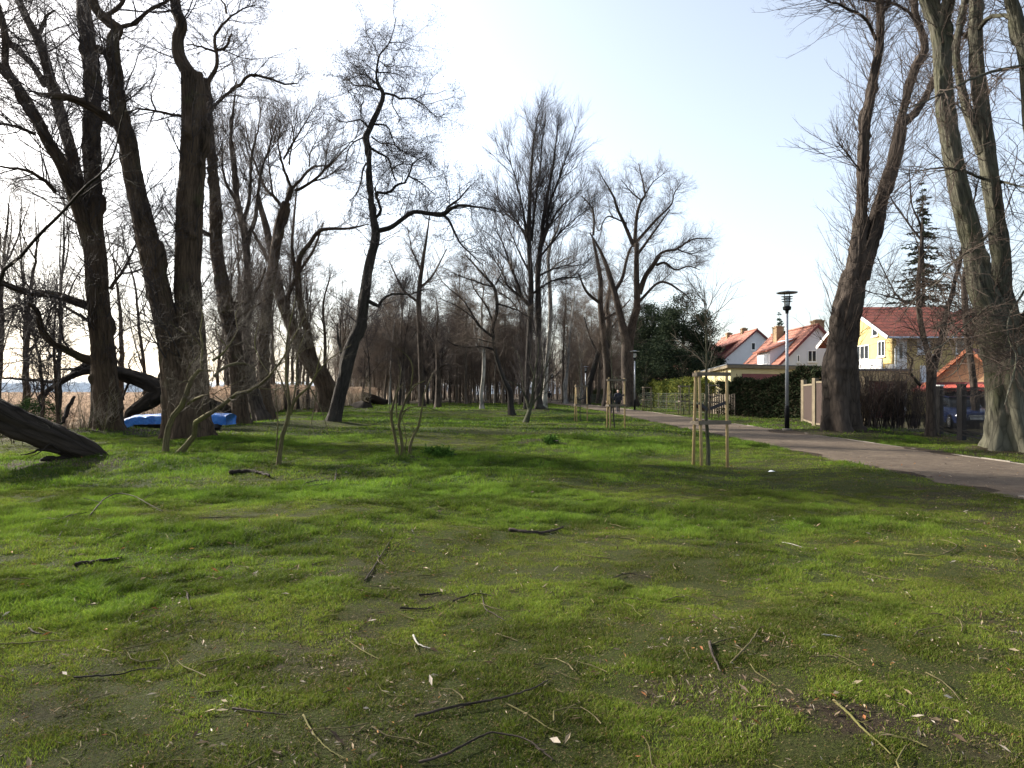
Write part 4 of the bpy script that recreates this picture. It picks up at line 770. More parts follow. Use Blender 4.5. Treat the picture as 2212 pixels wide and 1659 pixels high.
for q, (s0, d, k, s) in enumerate(((1.3, 14, 5, .6), (-1.6, 16, 1, .7), (-4.2, 12, 1, .85), (-7, 17, 4, .9), (7.0, 26, 5, .42), (-2.2, 24, 2, .8), (13.4, 32, 0, .6))):   # s0 across, d along the sun's bearing
    place((protos if s0 in (-7, 1.3, -1.6) else slim)[k], s0 * .5 - d * .866, s0 * .866 + d * .5, s, 1.3 * q, 'bare lakeside tree whose shadow streaks the near lawn', 'lakeside trees beside the viewer')
BK = ('slim dark tree standing in the reeds towards the lake', 'grey tree standing in the reeds towards the lake', 'slanting tree standing in the reeds towards the lake', 'pale thin birch standing in the reeds towards the lake', 'broad low tree standing in the reeds towards the lake', 'straight tree standing in the reeds towards the lake')
for q in range(24):
    y = 44 + 46 * rw.random(); x = (455 + 330 * rw.random() - CX) / F * y
    if x > -19.5: x = -19.5 - 3 * rw.random()
    k = int(rw.choice([0, 1, 2, 4, 5])); place(slim[k], x, y, .6 + .3 * rw.random(), rw.random() * 6, BK[k], 'bare trees in the reeds behind the willows')
# undergrowth shrubs
def free_shrub(name, seed, H, n, tw, cat='shrub', thin=1.0):
    rng = np.random.default_rng(seed); root = thing(name, None, cat); st = np.array([[[0, 0, -.1], [0, 0, .02], [0, 0, .1]]] * n, float); st[:, :, :2] += rng.normal(size=(n, 1, 2)) * .16 * H
    P, R = grow(st, np.full((n, 3), .03), np.ones(n), rng, H, ang=.35, t0=.5, K=8, wob=.14, up=.05, rf=.007 * thin, fall=.1); a = (P, R)
    P2, R2 = grow(P, R, np.full(n, 8), rng, H * .45, ang=.6, K=6, wob=.18, up=.08, rf=.006 * thin, t0=.15); P3, R3 = grow(P2, R2, np.full(len(P2), 6), rng, H * .2, ang=.6, K=4, wob=.2, up=.05, rf=.006 * thin, rmin=.0025)
    V, Q, B = ubake([a], [6]); mk('stem', V, [Q], M['bush'], root, {'bco': ('FLOAT_VECTOR', B)})
    V, Q, B = ubake([(P2, R2), (P3, R3)], [4, 3]); mk('twigs', V, [Q], M[tw], root); return root
shr = [free_shrub('bare_shrub', 201, 2.6, 9, 'twig_brown'), free_shrub('bare_shrub', 202, 3.4, 12, 'twig_red'), free_shrub('bare_shrub', 203, 2.0, 14, 'twig_pale')]
for u, v, k, s, lab in ((140, 915, 0, 1.0, 'tangled brown shrub between the thin trunks and the great dark willow'), (60, 915, 1, .9, 'reddish shrub behind the slanting willow trunk'), (210, 945, 2, .75, 'pale shoots sprouting round the foot of the great dark willow'), (330, 915, 0, .9, 'brown shrub behind the blue tarpaulin'), (640, 893, 0, 1.1, 'brown shrub at the reed edge under the tall alder'), (680, 890, 2, 1.0, 'pale shrub at the reed edge by the leaning burred willow'), (775, 880, 2, 1.5, 'pale fan-shaped shrub on the reed bank beside the little stump'), (585, 897, 1, 1.0, 'reddish shrub between two willows at the reed edge'), (815, 872, 1, 1.5, 'reddish thicket where the reed bank meets the wood'), (850, 870, 0, 1.8, 'tall brown thicket at the corner of the wood'), (765, 872, 1, 1.9, 'broad reddish thicket behind the fan-shaped shrub'), (30, 960, 0, .7, 'brown shrub beside the slanting willow trunk'), (720, 880, 0, 1.6, 'brown thicket behind the tall alder'), (890, 868, 1, 1.8, 'reddish thicket inside the wood edge'), (1000, 867, 1, 1.7, 'reddish undergrowth inside the wood behind the white birch'), (1080, 867, 0, 1.9, 'brown undergrowth inside the wood behind the crooked tree'), (1240, 869, 1, 1.7, 'reddish undergrowth behind the green fence'), (1420, 872, 1, 1.5, 'reddish garden shrub in front of the dark pines'), (1460, 876, 2, 1.4, 'pale garden shrub in front of the dark pines')):
    x, y = gpt(u, v); place(shr[k], x, y, s, rw.random() * 6, lab)
# the far mass of the wood
mp, mr = [], []
n = 1000; y = 150 + 110 * rw.random(n); x = (720 + (1520 - 720) * rw.random(n) - CX) / F * y; k = np.abs(x - path_c(y)) > 2.5; x, y = x[k], y[k]; n = len(x); h = 8 + 9 * rw.random(n)
st = np.stack([np.stack([x + q * rw.normal(size=n) * .5, y, q * h], 1) for q in np.linspace(0, 1, 6)], 1); sr = (.06 + .1 * rw.random(n))[:, None] * np.linspace(1, .15, 6)
b1 = grow(st, sr, np.full(n, 10), rw, h * .3, ang=.8, t0=.1, K=4, wob=.2, up=.1, rf=.008, rmin=.01); b2 = grow(*b1, np.full(len(b1[0]), 4), rw, 1.6, ang=.8, K=3, wob=.2, up=.05, rf=.006, rmin=.012)
V, Q, B = ubake([(st, sr), b1, b2], [5, 3, 3])
tag(mk('woods', V, [Q], M['twig_red']), 'far brown mass of bare woodland', 'woods', kind='stuff')

# ---------------------------------------------------------------- reeds and far shore
def reeds(name, xs, ys, hs, ws, label, mul=1.0):
    n = len(xs); z = gz(xs, ys); az = rw.random(n) * 6.28; ln = rw.normal(size=(n, 2)) * .12 * hs[:, None]
    B = np.stack([xs, ys, z - .05], 1); s = np.stack([np.cos(az), np.sin(az), 0 * az], 1) * ws[:, None]
    T = B + np.stack([ln[:, 0] + .1 * hs, ln[:, 1], hs], 1); Mi = B + np.stack([ln[:, 0] * .4, ln[:, 1] * .4, hs * .6], 1); Pl = T + np.stack([.05 * hs, 0 * hs, -.05 * hs], 1)
    V = np.stack([B - s, B + s, Mi + s * .8, Mi - s * .8, T, Pl, T - np.stack([s[:, 0] * 0, s[:, 0] * 0, .08 * hs], 1)], 1); o = np.arange(n)[:, None] * 7
    c = np.array([.47, .41, .345]) * (.55 + .75 * rw.random((n, 1))) * np.array([1, .97, .92]) * mul
    cc = np.repeat(c[:, None, :], 7, 1); cc[:, 4:] *= np.array([.95, .85, .8])
    return mk(name, V.reshape(-1, 3), [np.concatenate([o + [0, 1, 2], o + [0, 2, 3], o + [3, 2, 4], o + [4, 5, 6]])], M['reed'], None, {'col': ('FLOAT_COLOR', np.concatenate([cc.reshape(-1, 3), np.ones((7 * n, 1))], 1))}, False)
n = 90000; ry = 30 + 75 * rw.random(n) ** 1.3; edge = -17.2 - 3.2 * sstep(20, 60, ry); rx = edge - 4.5 * sstep(50, 36, ry) - 34 * rw.random(n) ** 1.8 + (vn(ry * .3, ry * 0, 3) - .5) * 1.5
k = (rx > -1.0 * ry); rx, ry = rx[k], ry[k]
tag(reeds('reeds', rx, ry, (1.2 + .75 * sstep(36, 55, ry)) * (.8 + .45 * rw.random(len(rx))), .006 + .012 * rw.random(len(rx)), ''), 'dry tan reeds along the lawn edge', 'reeds', kind='stuff')
n = 60000; ry = 95 + 330 * rw.random(n); rx = -22 - (ry * .95 - 22) * rw.random(n)
tag(reeds('far_reeds', rx, ry, 2.0 + .8 * rw.random(n), .05 + .11 * rw.random(n), '', .95), 'wide pale reed bed reaching to the lake', 'reeds', kind='stuff')
hx = np.linspace(-1500, 60, 160); hh = 7 + 9 * vn(hx * .006, hx * 0, 3) + 5 * vn(hx * .03, hx * 0, 4) + 2.5 * vn(hx * .12, hx * 0, 5); mb = MB()
V = np.concatenate([np.stack([hx, 0 * hx + 880, 0 * hx - 6], 1), np.stack([hx, 0 * hx + 890, hh * .7], 1), np.stack([hx, 0 * hx + 930, hh], 1), np.stack([hx, 0 * hx + 1020, 0 * hx - 6], 1)]); n = 160
Q = np.concatenate([np.stack([np.arange(n - 1) + a * n, np.arange(n - 1) + 1 + a * n, np.arange(n - 1) + 1 + (a + 1) * n, np.arange(n - 1) + (a + 1) * n], 1) for a in range(3)])
tag(mk('far_shore_hills', V, [Q], plain('hazed_wooded_hills', (.72, .76, .78), .95, .2, .05, 0, 0)), kind='structure')  # distance haze is put into this pale hill colour

# ---------------------------------------------------------------- evergreens and hedges (leaf-sized faces through the volume)
def sprays(P, rng, size, cols, n_per=1, droop=0.0, flat=.5):
    n = len(P); d = rng.normal(size=(n, 3)); d[:, 2] = d[:, 2] * flat - droop; d = nrm(d) * (size * (.6 + .8 * rng.random(n)))[:, None]
    s = nrm(np.cross(d, rng.normal(size=(n, 3)))) * (size * .22 * (.6 + .8 * rng.random(n)))[:, None]
    V = np.stack([P - d * .3, P + s + d * .25, P + d, P - s + d * .25], 1); c = np.array(cols)[rng.integers(0, len(cols), n)] * (.65 + .7 * rng.random((n, 1)))
    return V, np.concatenate([np.repeat(c[:, None, :], 4, 1), np.ones((n, 4, 1))], 2)
def put_sprays(name, V, Cc, root, mat='needle'):
    n = len(V); return mk(name, V.reshape(-1, 3), [np.arange(4 * n).reshape(n, 4)], M[mat], root, {'col': ('FLOAT_COLOR', Cc.reshape(-1, 4))}, False)
DKG = [(.018, .029, .018), (.027, .04, .022), (.038, .05, .028), (.014, .022, .015)]
def conifer(name, label, x, y, H, Rb, seed, tiers=22, z0=.12, size=.32, per=42, cols=DKG, droop=.25, upb=0.0):
    rng = np.random.default_rng(seed); root = thing(name, label, 'tree', (x, y, gz1(x, y))); b = np.array([x, y, gz1(x, y)])
    tp = np.stack([b + [rng.normal() * .03, rng.normal() * .03, t * H] for t in np.linspace(-.02, 1, 16)]); tr = np.linspace(H * .016, .02, 16)
    br, rr, pts = [], [], []
    for t in np.linspace(z0, .985, tiers):
        for _ in range(int(6 + 4 * (1 - t))):
            a = rng.random() * 6.283; L = Rb * ((1 - t) ** .85) * (.4 + .75 * rng.random()) + .12; c = b + [0, 0, (t + rng.normal() * .022) * H]; s = np.linspace(0, 1, 6)[:, None]
            d = np.array([math.cos(a), math.sin(a), 0]); p = c + d * L * s + np.array([0, 0, 1]) * (upb * L * s - droop * L * s * (1.3 - .6 * s)); br.append(p); rr.append(np.linspace(.035, .008, 6))
            m = int(per * (L / Rb) + 5); q = rng.random(m) ** .7; i = np.minimum((q * 5).astype(int), 4); f = (q * 5 - i)[:, None]; pp = p[i] * (1 - f) + p[i + 1] * f
            w_ = (.1 + .3 * (1 - q))[:, None] * L * .55; pts.append(pp + rng.normal(size=(m, 3)) * w_ * [1, 1, .28] * .5)
    V, Q, B = tubes(tp[None], tr[None], 9, .05, seed); mk('trunk', V, [Q], M['alder'], root, {'bco': ('FLOAT_VECTOR', B)})
    V, Q, B = tubes(np.array(br), np.array(rr), 4); mk('branches', V, [Q], M['twig_dark'], root)
    V, Cc = sprays(np.concatenate(pts), rng, size, cols, 1, droop * .5); put_sprays('crown', V, Cc, root); return root
conifer('spruce_tree', 'tall dark spruce with drooping tiers rising behind the red roof of the yellow house', 37.0, 64.0, 20.0, 5.4, 301, 30, .2, .3, 70)
conifer('spruce_tree', 'small spruce tip peeping over the orange roofs behind the lamp', (1684 - CX) / F * 118, 118, 14.2, 2.6, 302, 18, .1, .4, 34, [(.05, .075, .06), (.07, .1, .08)])
def pine(name, label, x, y, H, rx, rz, seed, n=34, per=300, size=.2, zc=.68):
    rng = np.random.default_rng(seed); root = thing(name, label, 'tree', (x, y, gz1(x, y))); g = gz1(x, y)
    tp = np.stack([[x + .2 * math.sin(t * 3 + seed), y, g - .2 + t * H * .92] for t in np.linspace(0, 1, 14)]); tr = np.linspace(.26, .04, 14); br, rr, pts = [], [], []
    for q in range(n):
        d = nrm(rng.normal(size=3) * [1, 1, .9]); c = np.array([x, y, g + H * zc]) + d * [rx, rx, rz] * (.5 + .5 * rng.random() ** .5)
        s0 = np.array([x, y, g + max(H * .2, c[2] - g - 1.6 * rng.random() - .6)]); t = np.linspace(0, 1, 6)[:, None]; br.append(s0 * (1 - t) + c * t + rng.normal(size=(6, 3)) * .08 + np.array([0, 0, -.4]) * np.sin(t * 3.14)); rr.append(np.linspace(.07, .015, 6))
        rad = rx * (.2 + .16 * rng.random()); pts.append(c + rng.normal(size=(per, 3)) * rad * [.62, .62, .42])
    V, Q, B = tubes(tp[None], tr[None], 10, .06, seed); mk('trunk', V, [Q], M['lime'], root, {'bco': ('FLOAT_VECTOR', B)})
    V, Q, B = tubes(np.array(br), np.array(rr), 5); mk('branches', V, [Q], M['twig_dark'], root)
    V, Cc = sprays(np.concatenate(pts), rng, size, DKG + [(.033, .044, .022)], 1, -.1, .8); put_sprays('crown', V, Cc, root); return root
def px(u, y): return (u - CX) / F * y
pine('pine_tree', 'broad dark pine with a rounded top beside the white house roofs', px(1478, 86), 86, 12.6, 3.3, 4.6, 311, 64, 430)
pine('pine_tree', 'dark pine merging with its broader neighbour, half behind the forked lime', px(1412, 92), 92, 12.9, 3.2, 5.2, 312, 64, 430)
pine('pine_tree', 'low dark evergreen under the pines, dense to the ground', px(1440, 80), 80, 7.6, 4.4, 3.4, 313, 60, 560, .2, .5)
pine('yew_bush', 'small dark evergreen bush beside the white house gable corner', px(1530, 84), 84, 8.2, 1.9, 3.2, 314, 30, 420, .2, .55)
def hedge(name, label, A, Bp, H, depth, seed, n, cols, size=.14, hv=.25, droop=0, mat='needle', taper=0.0, flat=.7):
    rng = np.random.default_rng(seed); A = np.array(A, float); Bp = np.array(Bp, float); L = np.linalg.norm(Bp - A); T = (Bp - A) / L; W = np.array([-T[1], T[0]])
    root = thing(name, label, 'hedge', (A[0], A[1], gz1(*A))); s = rng.random(n) * L; u = rng.random(n); v = rng.random(n) * 2 - 1
    shell = rng.random(n) < .6; v = np.where(shell, np.sign(v) * (1 - .35 * np.abs(rng.normal(size=n) * .4)), v)
    hh = H * (1 - taper * (1 - s / L)) * (1 + hv * (fbm(s * .9, s * 0, seed, 3) - .5) * 2); u = np.where(rng.random(n) < .25, 1 - .12 * rng.random(n), u)
    z = u * hh; off = v * depth / 2 * (1 - .25 * u) * (1 + .3 * (fbm(s * 1.3, z * 1.3, seed + 3, 3) - .5) * 2)
    xy = A + T * s[:, None] + W * off[:, None]; P = np.column_stack([xy, z + gz(xy[:, 0], xy[:, 1])]) + rng.normal(size=(n, 3)) * .06
    V, Cc = sprays(P, rng, size, cols, 1, droop, flat); put_sprays('foliage', V, Cc, root, mat)
    m = max(4, int(L * 2.5)); st = []
    for q in range(m):
        p = A + T * L * (q + rng.random()) / m; st.append([[p[0] + rng.normal() * .05 * k, p[1] + rng.normal() * .05 * k, gz1(*p) - .1 + (H * .85 + .1) * k / 4] for k in range(5)])
    V, Q, B = tubes(np.array(st), np.tile(np.linspace(.03, .01, 5), (m, 1)), 5); mk('stem', V, [Q], M['twig_dark'], root); return root
hedge('evergreen_hedge', 'tall dark evergreen hedge along the flat-roofed building behind the lamp post', (15.6, 52.5), (18.2, 41.5), 3.05, 1.3, 321, 52000, [(.014, .023, .011), (.022, .032, .014), (.03, .038, .018), (.036, .03, .018)], .15, taper=.3)
hedge('laurel_hedge', 'yellow-green leafy hedge behind the wire fence', (15.6, 82), (16.6, 60), 2.6, 1.4, 322, 34000, [(.13, .15, .03), (.17, .17, .04), (.06, .09, .025), (.1, .12, .03)], .17)
hedge('clipped_hedge', 'low dark green hedge behind the green fence near the wood', (13.6, 135), (14.6, 84), 1.9, 1.4, 323, 26000, [(.03, .045, .02), (.05, .06, .025), (.07, .06, .03)], .2)
hedge('ivy_bush', 'small clump of green ivy behind the slanting willow trunk', (-21.5, 30.5), (-19.6, 30.2), 1.5, 1.2, 324, 5000, [(.05, .09, .03), (.08, .13, .04), (.03, .06, .02)], .09, .5)
x, y = gpt(945, 984); hedge('grass_tussock', 'dark green tussock at the foot of the clump of thin stems', (x - .28, y), (x + .3, y), .13, .4, 325, 1500, [(.05, .1, .018), (.06, .12, .02)], .08, .3, -.4, 'needle', 0, 1.2)
x, y = gpt(1190, 962); hedge('grass_tussock', 'dark green tussock on the bare earthen mound in the lawn', (x - .12, y), (x + .14, y), .16, .3, 326, 900, [(.05, .1, .018), (.06, .12, .02)], .08, .3, -.4, 'needle', 0, 1.2)
# bare twiggy hedge
rng = np.random.default_rng(331); root = thing('bare_hedge', 'dense leafless brown hedge behind the gnarled forked lime', 'hedge', (15.6, 29.6, 0))
n = 140; sx = 13.9 + 3.1 * rng.random(n); sy = 29.9 - (sx - 13.9) * .28 + rng.normal(size=n) * .38; st = np.stack([sx, sy, np.full(n, -.05)], 1)[:, None, :] + np.array([0, 0, 1.])[None, None, :] * np.linspace(0, .3, 3)[None, :, None]
a = grow(st, np.full((n, 3), .03), np.full(n, 2), rng, 2.45, ang=.22, t0=.5, K=8, wob=.12, up=.06, rf=.005, fall=.1); b = grow(*a, np.full(len(a[0]), 9), rng, .8, ang=.75, K=5, wob=.2, up=.05, rf=.006, rmin=.003); c = grow(*b, np.full(len(b[0]), 5), rng, .4, ang=.75, K=4, wob=.22, up=.05, rf=.006, rmin=.003)
V, Q, B = ubake([a], [5]); mk('stem', V, [Q], M['twig_dark'], root); V, Q, B = ubake([b, c], [3, 3]); mk('twigs', V, [Q], M['twig_red'], root)
# ---------------------------------------------------------------- houses
def window(wall_axis, pos, a0, a1, z0, z1, root, label=None, bars=1, white=True, curtain=False, proud=.05, name='window', horiz=0):
    """pos: the wall plane; wall_axis 'y' = wall facing -y (a is x), 'x' = wall facing -x (a is y)."""
    m = MB(); g = MB(); w = .07
    def bx(mb, p0, p1, b0, b1, c0, c1):
        mb.box(b0, b1, p0, p1, c0, c1) if wall_axis == 'y' else mb.box(p0, p1, b0, b1, c0, c1)
    p, q = pos - proud, pos - .004
    bx(m, p, q, a0, a0 + w, z0, z1); bx(m, p, q, a1 - w, a1, z0, z1); bx(m, p, q, a0 + w, a1 - w, z0, z0 + w); bx(m, p, q, a0 + w, a1 - w, z1 - w, z1)
    for k in range(bars):
        c = a0 + (a1 - a0) * (k + 1) / (bars + 1); bx(m, p + .006, q, c - w * .45, c + w * .45, z0 + w, z1 - w)
    for k in range(horiz):
        c = z0 + (z1 - z0) * (k + 1) / (horiz + 1); bx(m, p + .01, q, a0 + w, a1 - w, c - .02, c + .02)
    f = m.build(name, M['white_paint'] if white else M['maroon'], root); bx(g, p + .026, q, a0 + w, a1 - w, z0 + w, z1 - w); g.build('pane', M['curtain' if curtain else 'glass'], f)
    s = MB(); bx(s, p - .07, q, a0 - .06, a1 + .06, z0 - .07, z0 - .004); s.build('sill', M['white_paint'], f); return f
def slab(mb, pts, th):                              # four corners, thickened downwards along the normal
    P = np.array(pts, float); n = np.cross(P[1] - P[0], P[3] - P[0]); n /= np.linalg.norm(n); n = n if n[2] > 0 else -n
    mb.add(np.vstack([P, P - n * th]), [(0, 1, 2, 3), (7, 6, 5, 4)] + [(i, i + 4, (i + 1) % 4 + 4, (i + 1) % 4) for i in range(4)])
def gable_house(label, ax, hw, y0, y1, ze, zr, tile, sinkz=-.2):
    root = thing('white_house', label, 'house', (ax, y0, 0), None)
    MB().prism([(ax - hw, sinkz), (ax + hw, sinkz), (ax + hw, ze), (ax, zr), (ax - hw, ze)], y0, y1, 'y').build('wall', M['white_wall'], root)
    sl = (zr - ze) / hw; r = MB(); ov = .45
    for sgn in (-1, 1): slab(r, [(ax, y0 - .22, zr + .16), (ax + sgn * (hw + ov), y0 - .22, ze - ov * sl + .16), (ax + sgn * (hw + ov), y1 + .22, ze - ov * sl + .16), (ax, y1 + .22, zr + .16)], .15)
    ro = r.build('roof', M[tile], root)
    v = MB()
    for sgn in (-1, 1): v.bar((ax + sgn * .02, y0 - .245, zr + .06), (ax + sgn * (hw + ov), y0 - .245, ze - ov * sl + .06), .05, .2)
    v.build('verge_board', M['maroon'], ro); rc = MB(); rc.tube([(ax, y0 - .25, zr + .17), (ax, (y0 + y1) / 2, zr + .17), (ax, y1 + .25, zr + .17)], [.11] * 3, 8); rc.build('ridge_tiles', M[tile], ro)
    return root, ro
h2, r2 = gable_house('white house with an orange tiled roof and white dormer, nearer of the two white houses', 27.5, 4.8, 64, 75, 2.7, 7.56, 'tile_orange')
window('y', 64, 26.62, 27.42, 4.35, 5.4, h2, None, 1, True, False); window('y', 64, 25.66, 25.92, 4.35, 5.0, h2, None, 0); window('y', 64, 29.0, 29.8, 4.35, 5.4, h2, None, 1)
d = MB(); d.prism([(23.95, 3.9), (26.6, 6.6), (26.1, 6.62), (23.95, 5.5)], 66, 69.4, 'y'); do = d.build('dormer', M['white_wall'], h2)
r = MB(); slab(r, [(23.55, 65.75, 5.5), (26.7, 65.75, 6.86), (26.7, 69.65, 6.86), (23.55, 69.65, 5.5)], .13); r.build('dormer_roof', M['tile_faded'], do)
window('x', 23.95, 66.5, 68.6, 4.3, 5.3, do, None, 1, True, True)
def chimney(x0, x1, y0, y1, z0, z1, par, mat='brick'):
    c = MB().box(x0, x1, y0, y1, z0, z1 - .18).box(x0 - .06, x1 + .06, y0 - .06, y1 + .06, z1 - .18, z1 - .06).box(x0 + .15, x1 - .15, y0 + .15, y1 - .15, z1 - .06, z1 + .04).build('chimney', M[mat], par); return c
chimney(26.5, 27.25, 71.2, 72.3, 5.8, 8.3, r2); chimney(27.6, 28.45, 64.7, 65.7, 6.0, 8.25, r2)
an = MB().bar((28.9, 63.95, 2.6), (28.9, 63.95, 4.9), .04).build('drain_pipe', M['dark_metal'], h2)
h1, r1 = gable_house('white house with a faded orange roof and brown dormer, behind the nearer white house', 29.6, 6.3, 86, 100, 3.6, 9.1, 'tile_faded')
for a, b, z0, z1 in ((28.95, 29.45, 6.75, 7.65), (30.5, 31.0, 6.75, 7.65), (26.6, 28.2, 3.6, 4.7)): window('y', 86, a, b, z0, z1, h1, None, 1 if b - a > 1 else 0)
d = MB(); d.prism([(24.8, 4.9), (28.2, 7.9), (27.7, 7.9), (24.8, 6.7)], 88.5, 96, 'y'); do = d.build('dormer', M['maroon'], h1)
r = MB(); slab(r, [(24.3, 88.2, 6.65), (28.3, 88.2, 8.15), (28.3, 96.3, 8.15), (24.3, 96.3, 6.65)], .14); r.build('dormer_roof', M['tile_faded'], do); window('x', 24.8, 90, 94, 5.3, 6.4, do, None, 2)
chimney(29.2, 29.9, 96.5, 97.2, 8.2, 9.75, r1); chimney(29.3, 30.0, 90.5, 91.2, 8.2, 9.85, r1)
# a third roof behind
h0, r0 = gable_house('farthest white house, its orange roof just showing past the dark pines', 30.6, 6.0, 108, 120, 3.8, 8.6, 'tile_faded')
window('y', 108, 28.2, 29.2, 4, 5.2, h0)
# yellow house: ridge along x, gable towards the park
yh = thing('yellow_house', 'two-storey yellow house with a dark red tiled roof and white balcony', 'house', (26.7, 50, 0))
MB().prism([(50, -.2), (60, -.2), (60, 5.7), (55, 8.05), (50, 5.7)], 26.75, 33.4, 'x').build('wall', M['yellow_wall'], yh)
r = MB(); slab(r, [(26.05, 49.3, 5.52), (34.0, 49.3, 5.52), (33.2, 55, 8.22), (26.05, 55, 8.22)], .16); slab(r, [(26.05, 60.7, 5.52), (34.0, 60.7, 5.52), (33.2, 55, 8.22), (26.05, 55, 8.22)], .16); slab(r, [(34.0, 49.3, 5.52), (34.0, 60.7, 5.52), (33.2, 55.01, 8.21), (33.2, 54.99, 8.21)], .12)
yr = r.build('roof', M['tile_red'], yh); v = MB()
for s in (-1, 1): v.bar((26.02, 55, 8.12), (26.02, 55 + s * 5.75, 5.42), .05, .24)
v.build('verge_board', M['white_paint'], yr); v = MB(); v.tube([(26.1, 49.24, 5.42), (30, 49.24, 5.4), (34, 49.24, 5.38)], [.07] * 3, 8); v.tube([(26.9, 49.25, 5.35), (26.9, 49.6, 5.0), (26.9, 49.9, 4.7), (26.9, 49.9, 0)], [.05] * 4, 8); v.build('gutter', M['chrome'], yr)
MB().box(26.7, 27.75, 49.95, 50.9, -.1, 3.6).box(27.05, 27.75, 49.94, 50.6, 3.6, 5.5).build('white_corner', M['white_paint'], yh)
window('y', 49.94, 27.12, 27.5, 3.9, 5.1, yh, None, 0); window('y', 50, 28.5, 29.5, 4.3, 5.4, yh, None, 1, True, True); window('y', 50, 28.7, 29.9, 2.3, 3.5, yh, None, 1, True, True); window('y', 50, 31.2, 32.2, 4.3, 5.4, yh, None, 1)
window('x', 26.75, 50.9, 51.9, 4.2, 5.35, yh, None, 1); window('x', 26.75, 53.2, 55.2, 4.1, 5.2, yh, None, 2); window('x', 26.75, 51.9, 52.7, 5.75, 6.6, yh, None, 0); window('x', 26.75, 56.5, 57.5, 4.2, 5.35, yh, None, 1); window('x', 26.1, 51.0, 54.0, 1.9, 3.0, yh, None, 2)
b = MB(); b.box(26.1, 26.7, 50.2, 57, 3.1, 3.3).box(26.1, 26.2, 50.2, 57, 3.3, 4.0).box(26.16, 26.7, 50.3, 56.9, 0, 3.1); b.build('balcony', M['white_paint'], yh)
# further house with white windows and a bright red roof
fh = thing('house', 'pale yellow house with a bright red hipped roof beyond the yellow house', 'house', (37, 58, 0))
MB().box(36.8, 46, 58, 67, -.2, 6.6).build('wall', M['yellow_wall'], fh); r = MB(); r.add([(36.1, 57.3, 6.5), (46.7, 57.3, 6.5), (46.7, 67.7, 6.5), (36.1, 67.7, 6.5), (39.6, 62.5, 9.0), (43.2, 62.5, 9.0)], [(0, 1, 5, 4), (2, 3, 4, 5), (3, 2, 1, 0)], [(1, 2, 5), (3, 0, 4)]); r.build('roof', M['tile_bright'], fh)
window('y', 58, 37.6, 40.4, 4.3, 6.0, fh, None, 2, True, True); MB().box(36.9, 37.4, 57.93, 57.99, 0, 6.4).box(40.7, 41.3, 57.93, 57.99, 0, 6.4).build('white_band', M['white_paint'], fh)
# boarded shed with a gable, and its lean-to
sh = thing('garden_shed', 'boarded shed with a red-edged gable roof behind the black gate', 'shed', (25.8, 40, 0))
MB().prism([(23.9, 2.0), (27.7, 2.0), (27.7, 2.25), (25.8, 4.0), (23.9, 2.25)], 40, 45, 'y').build('gable_wall', M['tan_wood'], sh); MB().box(24.0, 27.6, 40.1, 44.9, -.1, 2.0).build('wall', M['brown_panel'], sh)
r = MB()
for s in (-1, 1): slab(r, [(25.8, 39.6, 4.12), (25.8 + s * 2.35, 39.6, 1.97), (25.8 + s * 2.35, 45.4, 1.97), (25.8, 45.4, 4.12)], .1)
sr = r.build('roof', M['tile_red'], sh); v = MB(); sh.rotation_euler = (0, 0, -.85)
for s in (-1, 1): v.bar((25.8, 39.56, 4.04), (25.8 + s * 2.38, 39.56, 1.87), .05, .18)
v.build('verge_board', plain('red_brown_board', (.45, .16, .08), .6, .15, 4), sr)
r = MB(); slab(r, [(23.2, 38.6, 1.75), (27.9, 38.6, 1.75), (27.9, 39.95, 2.1), (23.2, 39.95, 2.1)], .08); r.build('porch_roof', M['tile_bright'], sh); MB().box(23.3, 27.9, 39.9, 39.98, 1.98, 2.2).build('beam', M['maroon'], sh)
# flat-roofed buildings
fb = thing('flat_roofed_building', 'long yellow flat-roofed building with its end wall in the sun, behind the dark hedge', 'building', (16, 52, 0))
MB().prism([(16.0, 52), (25.0, 56.5), (24.0, 62.5), (18.6, 69.5)], -.2, 3.4, 'z').build('wall', plain('pale_yellow_render', (.5, .43, .23), .85, .08, 2, 0, .1), fb)
MB().prism([(15.6, 51.5), (25.5, 56.1), (24.3, 63.0), (18.5, 70.2)], 3.4, 3.62, 'z').build('roof_slab', M['pillar'], fb); MB().prism([(15.55, 51.45), (25.56, 56.06), (24.34, 63.05), (18.5, 70.3)], 3.62, 3.69, 'z').build('roof', M['roof_felt'], fb)
MB().prism([(17.0, 52.4), (24.0, 55.9), (23.97, 55.96), (16.97, 52.46)], 2.2, 3.0, 'z').build('window_band', M['maroon'], fb)
ga = thing('garage', 'low ochre garage with a maroon front behind the bare brown hedge', 'building', (22.3, 46, 0))
MB().box(21.4, 25.4, 46, 50.5, -.2, 1.5).build('front', M['maroon'], ga); MB().box(21.3, 25.5, 45.9, 50.6, 1.5, 2.35).build('door_head', M['maroon'], ga); MB().box(21.2, 25.6, 45.6, 50.7, 2.35, 3.0).build('wall', M['ochre_wall'], ga); MB().box(21.1, 25.7, 45.5, 50.8, 3.0, 3.12).build('roof', M['roof_felt'], ga)

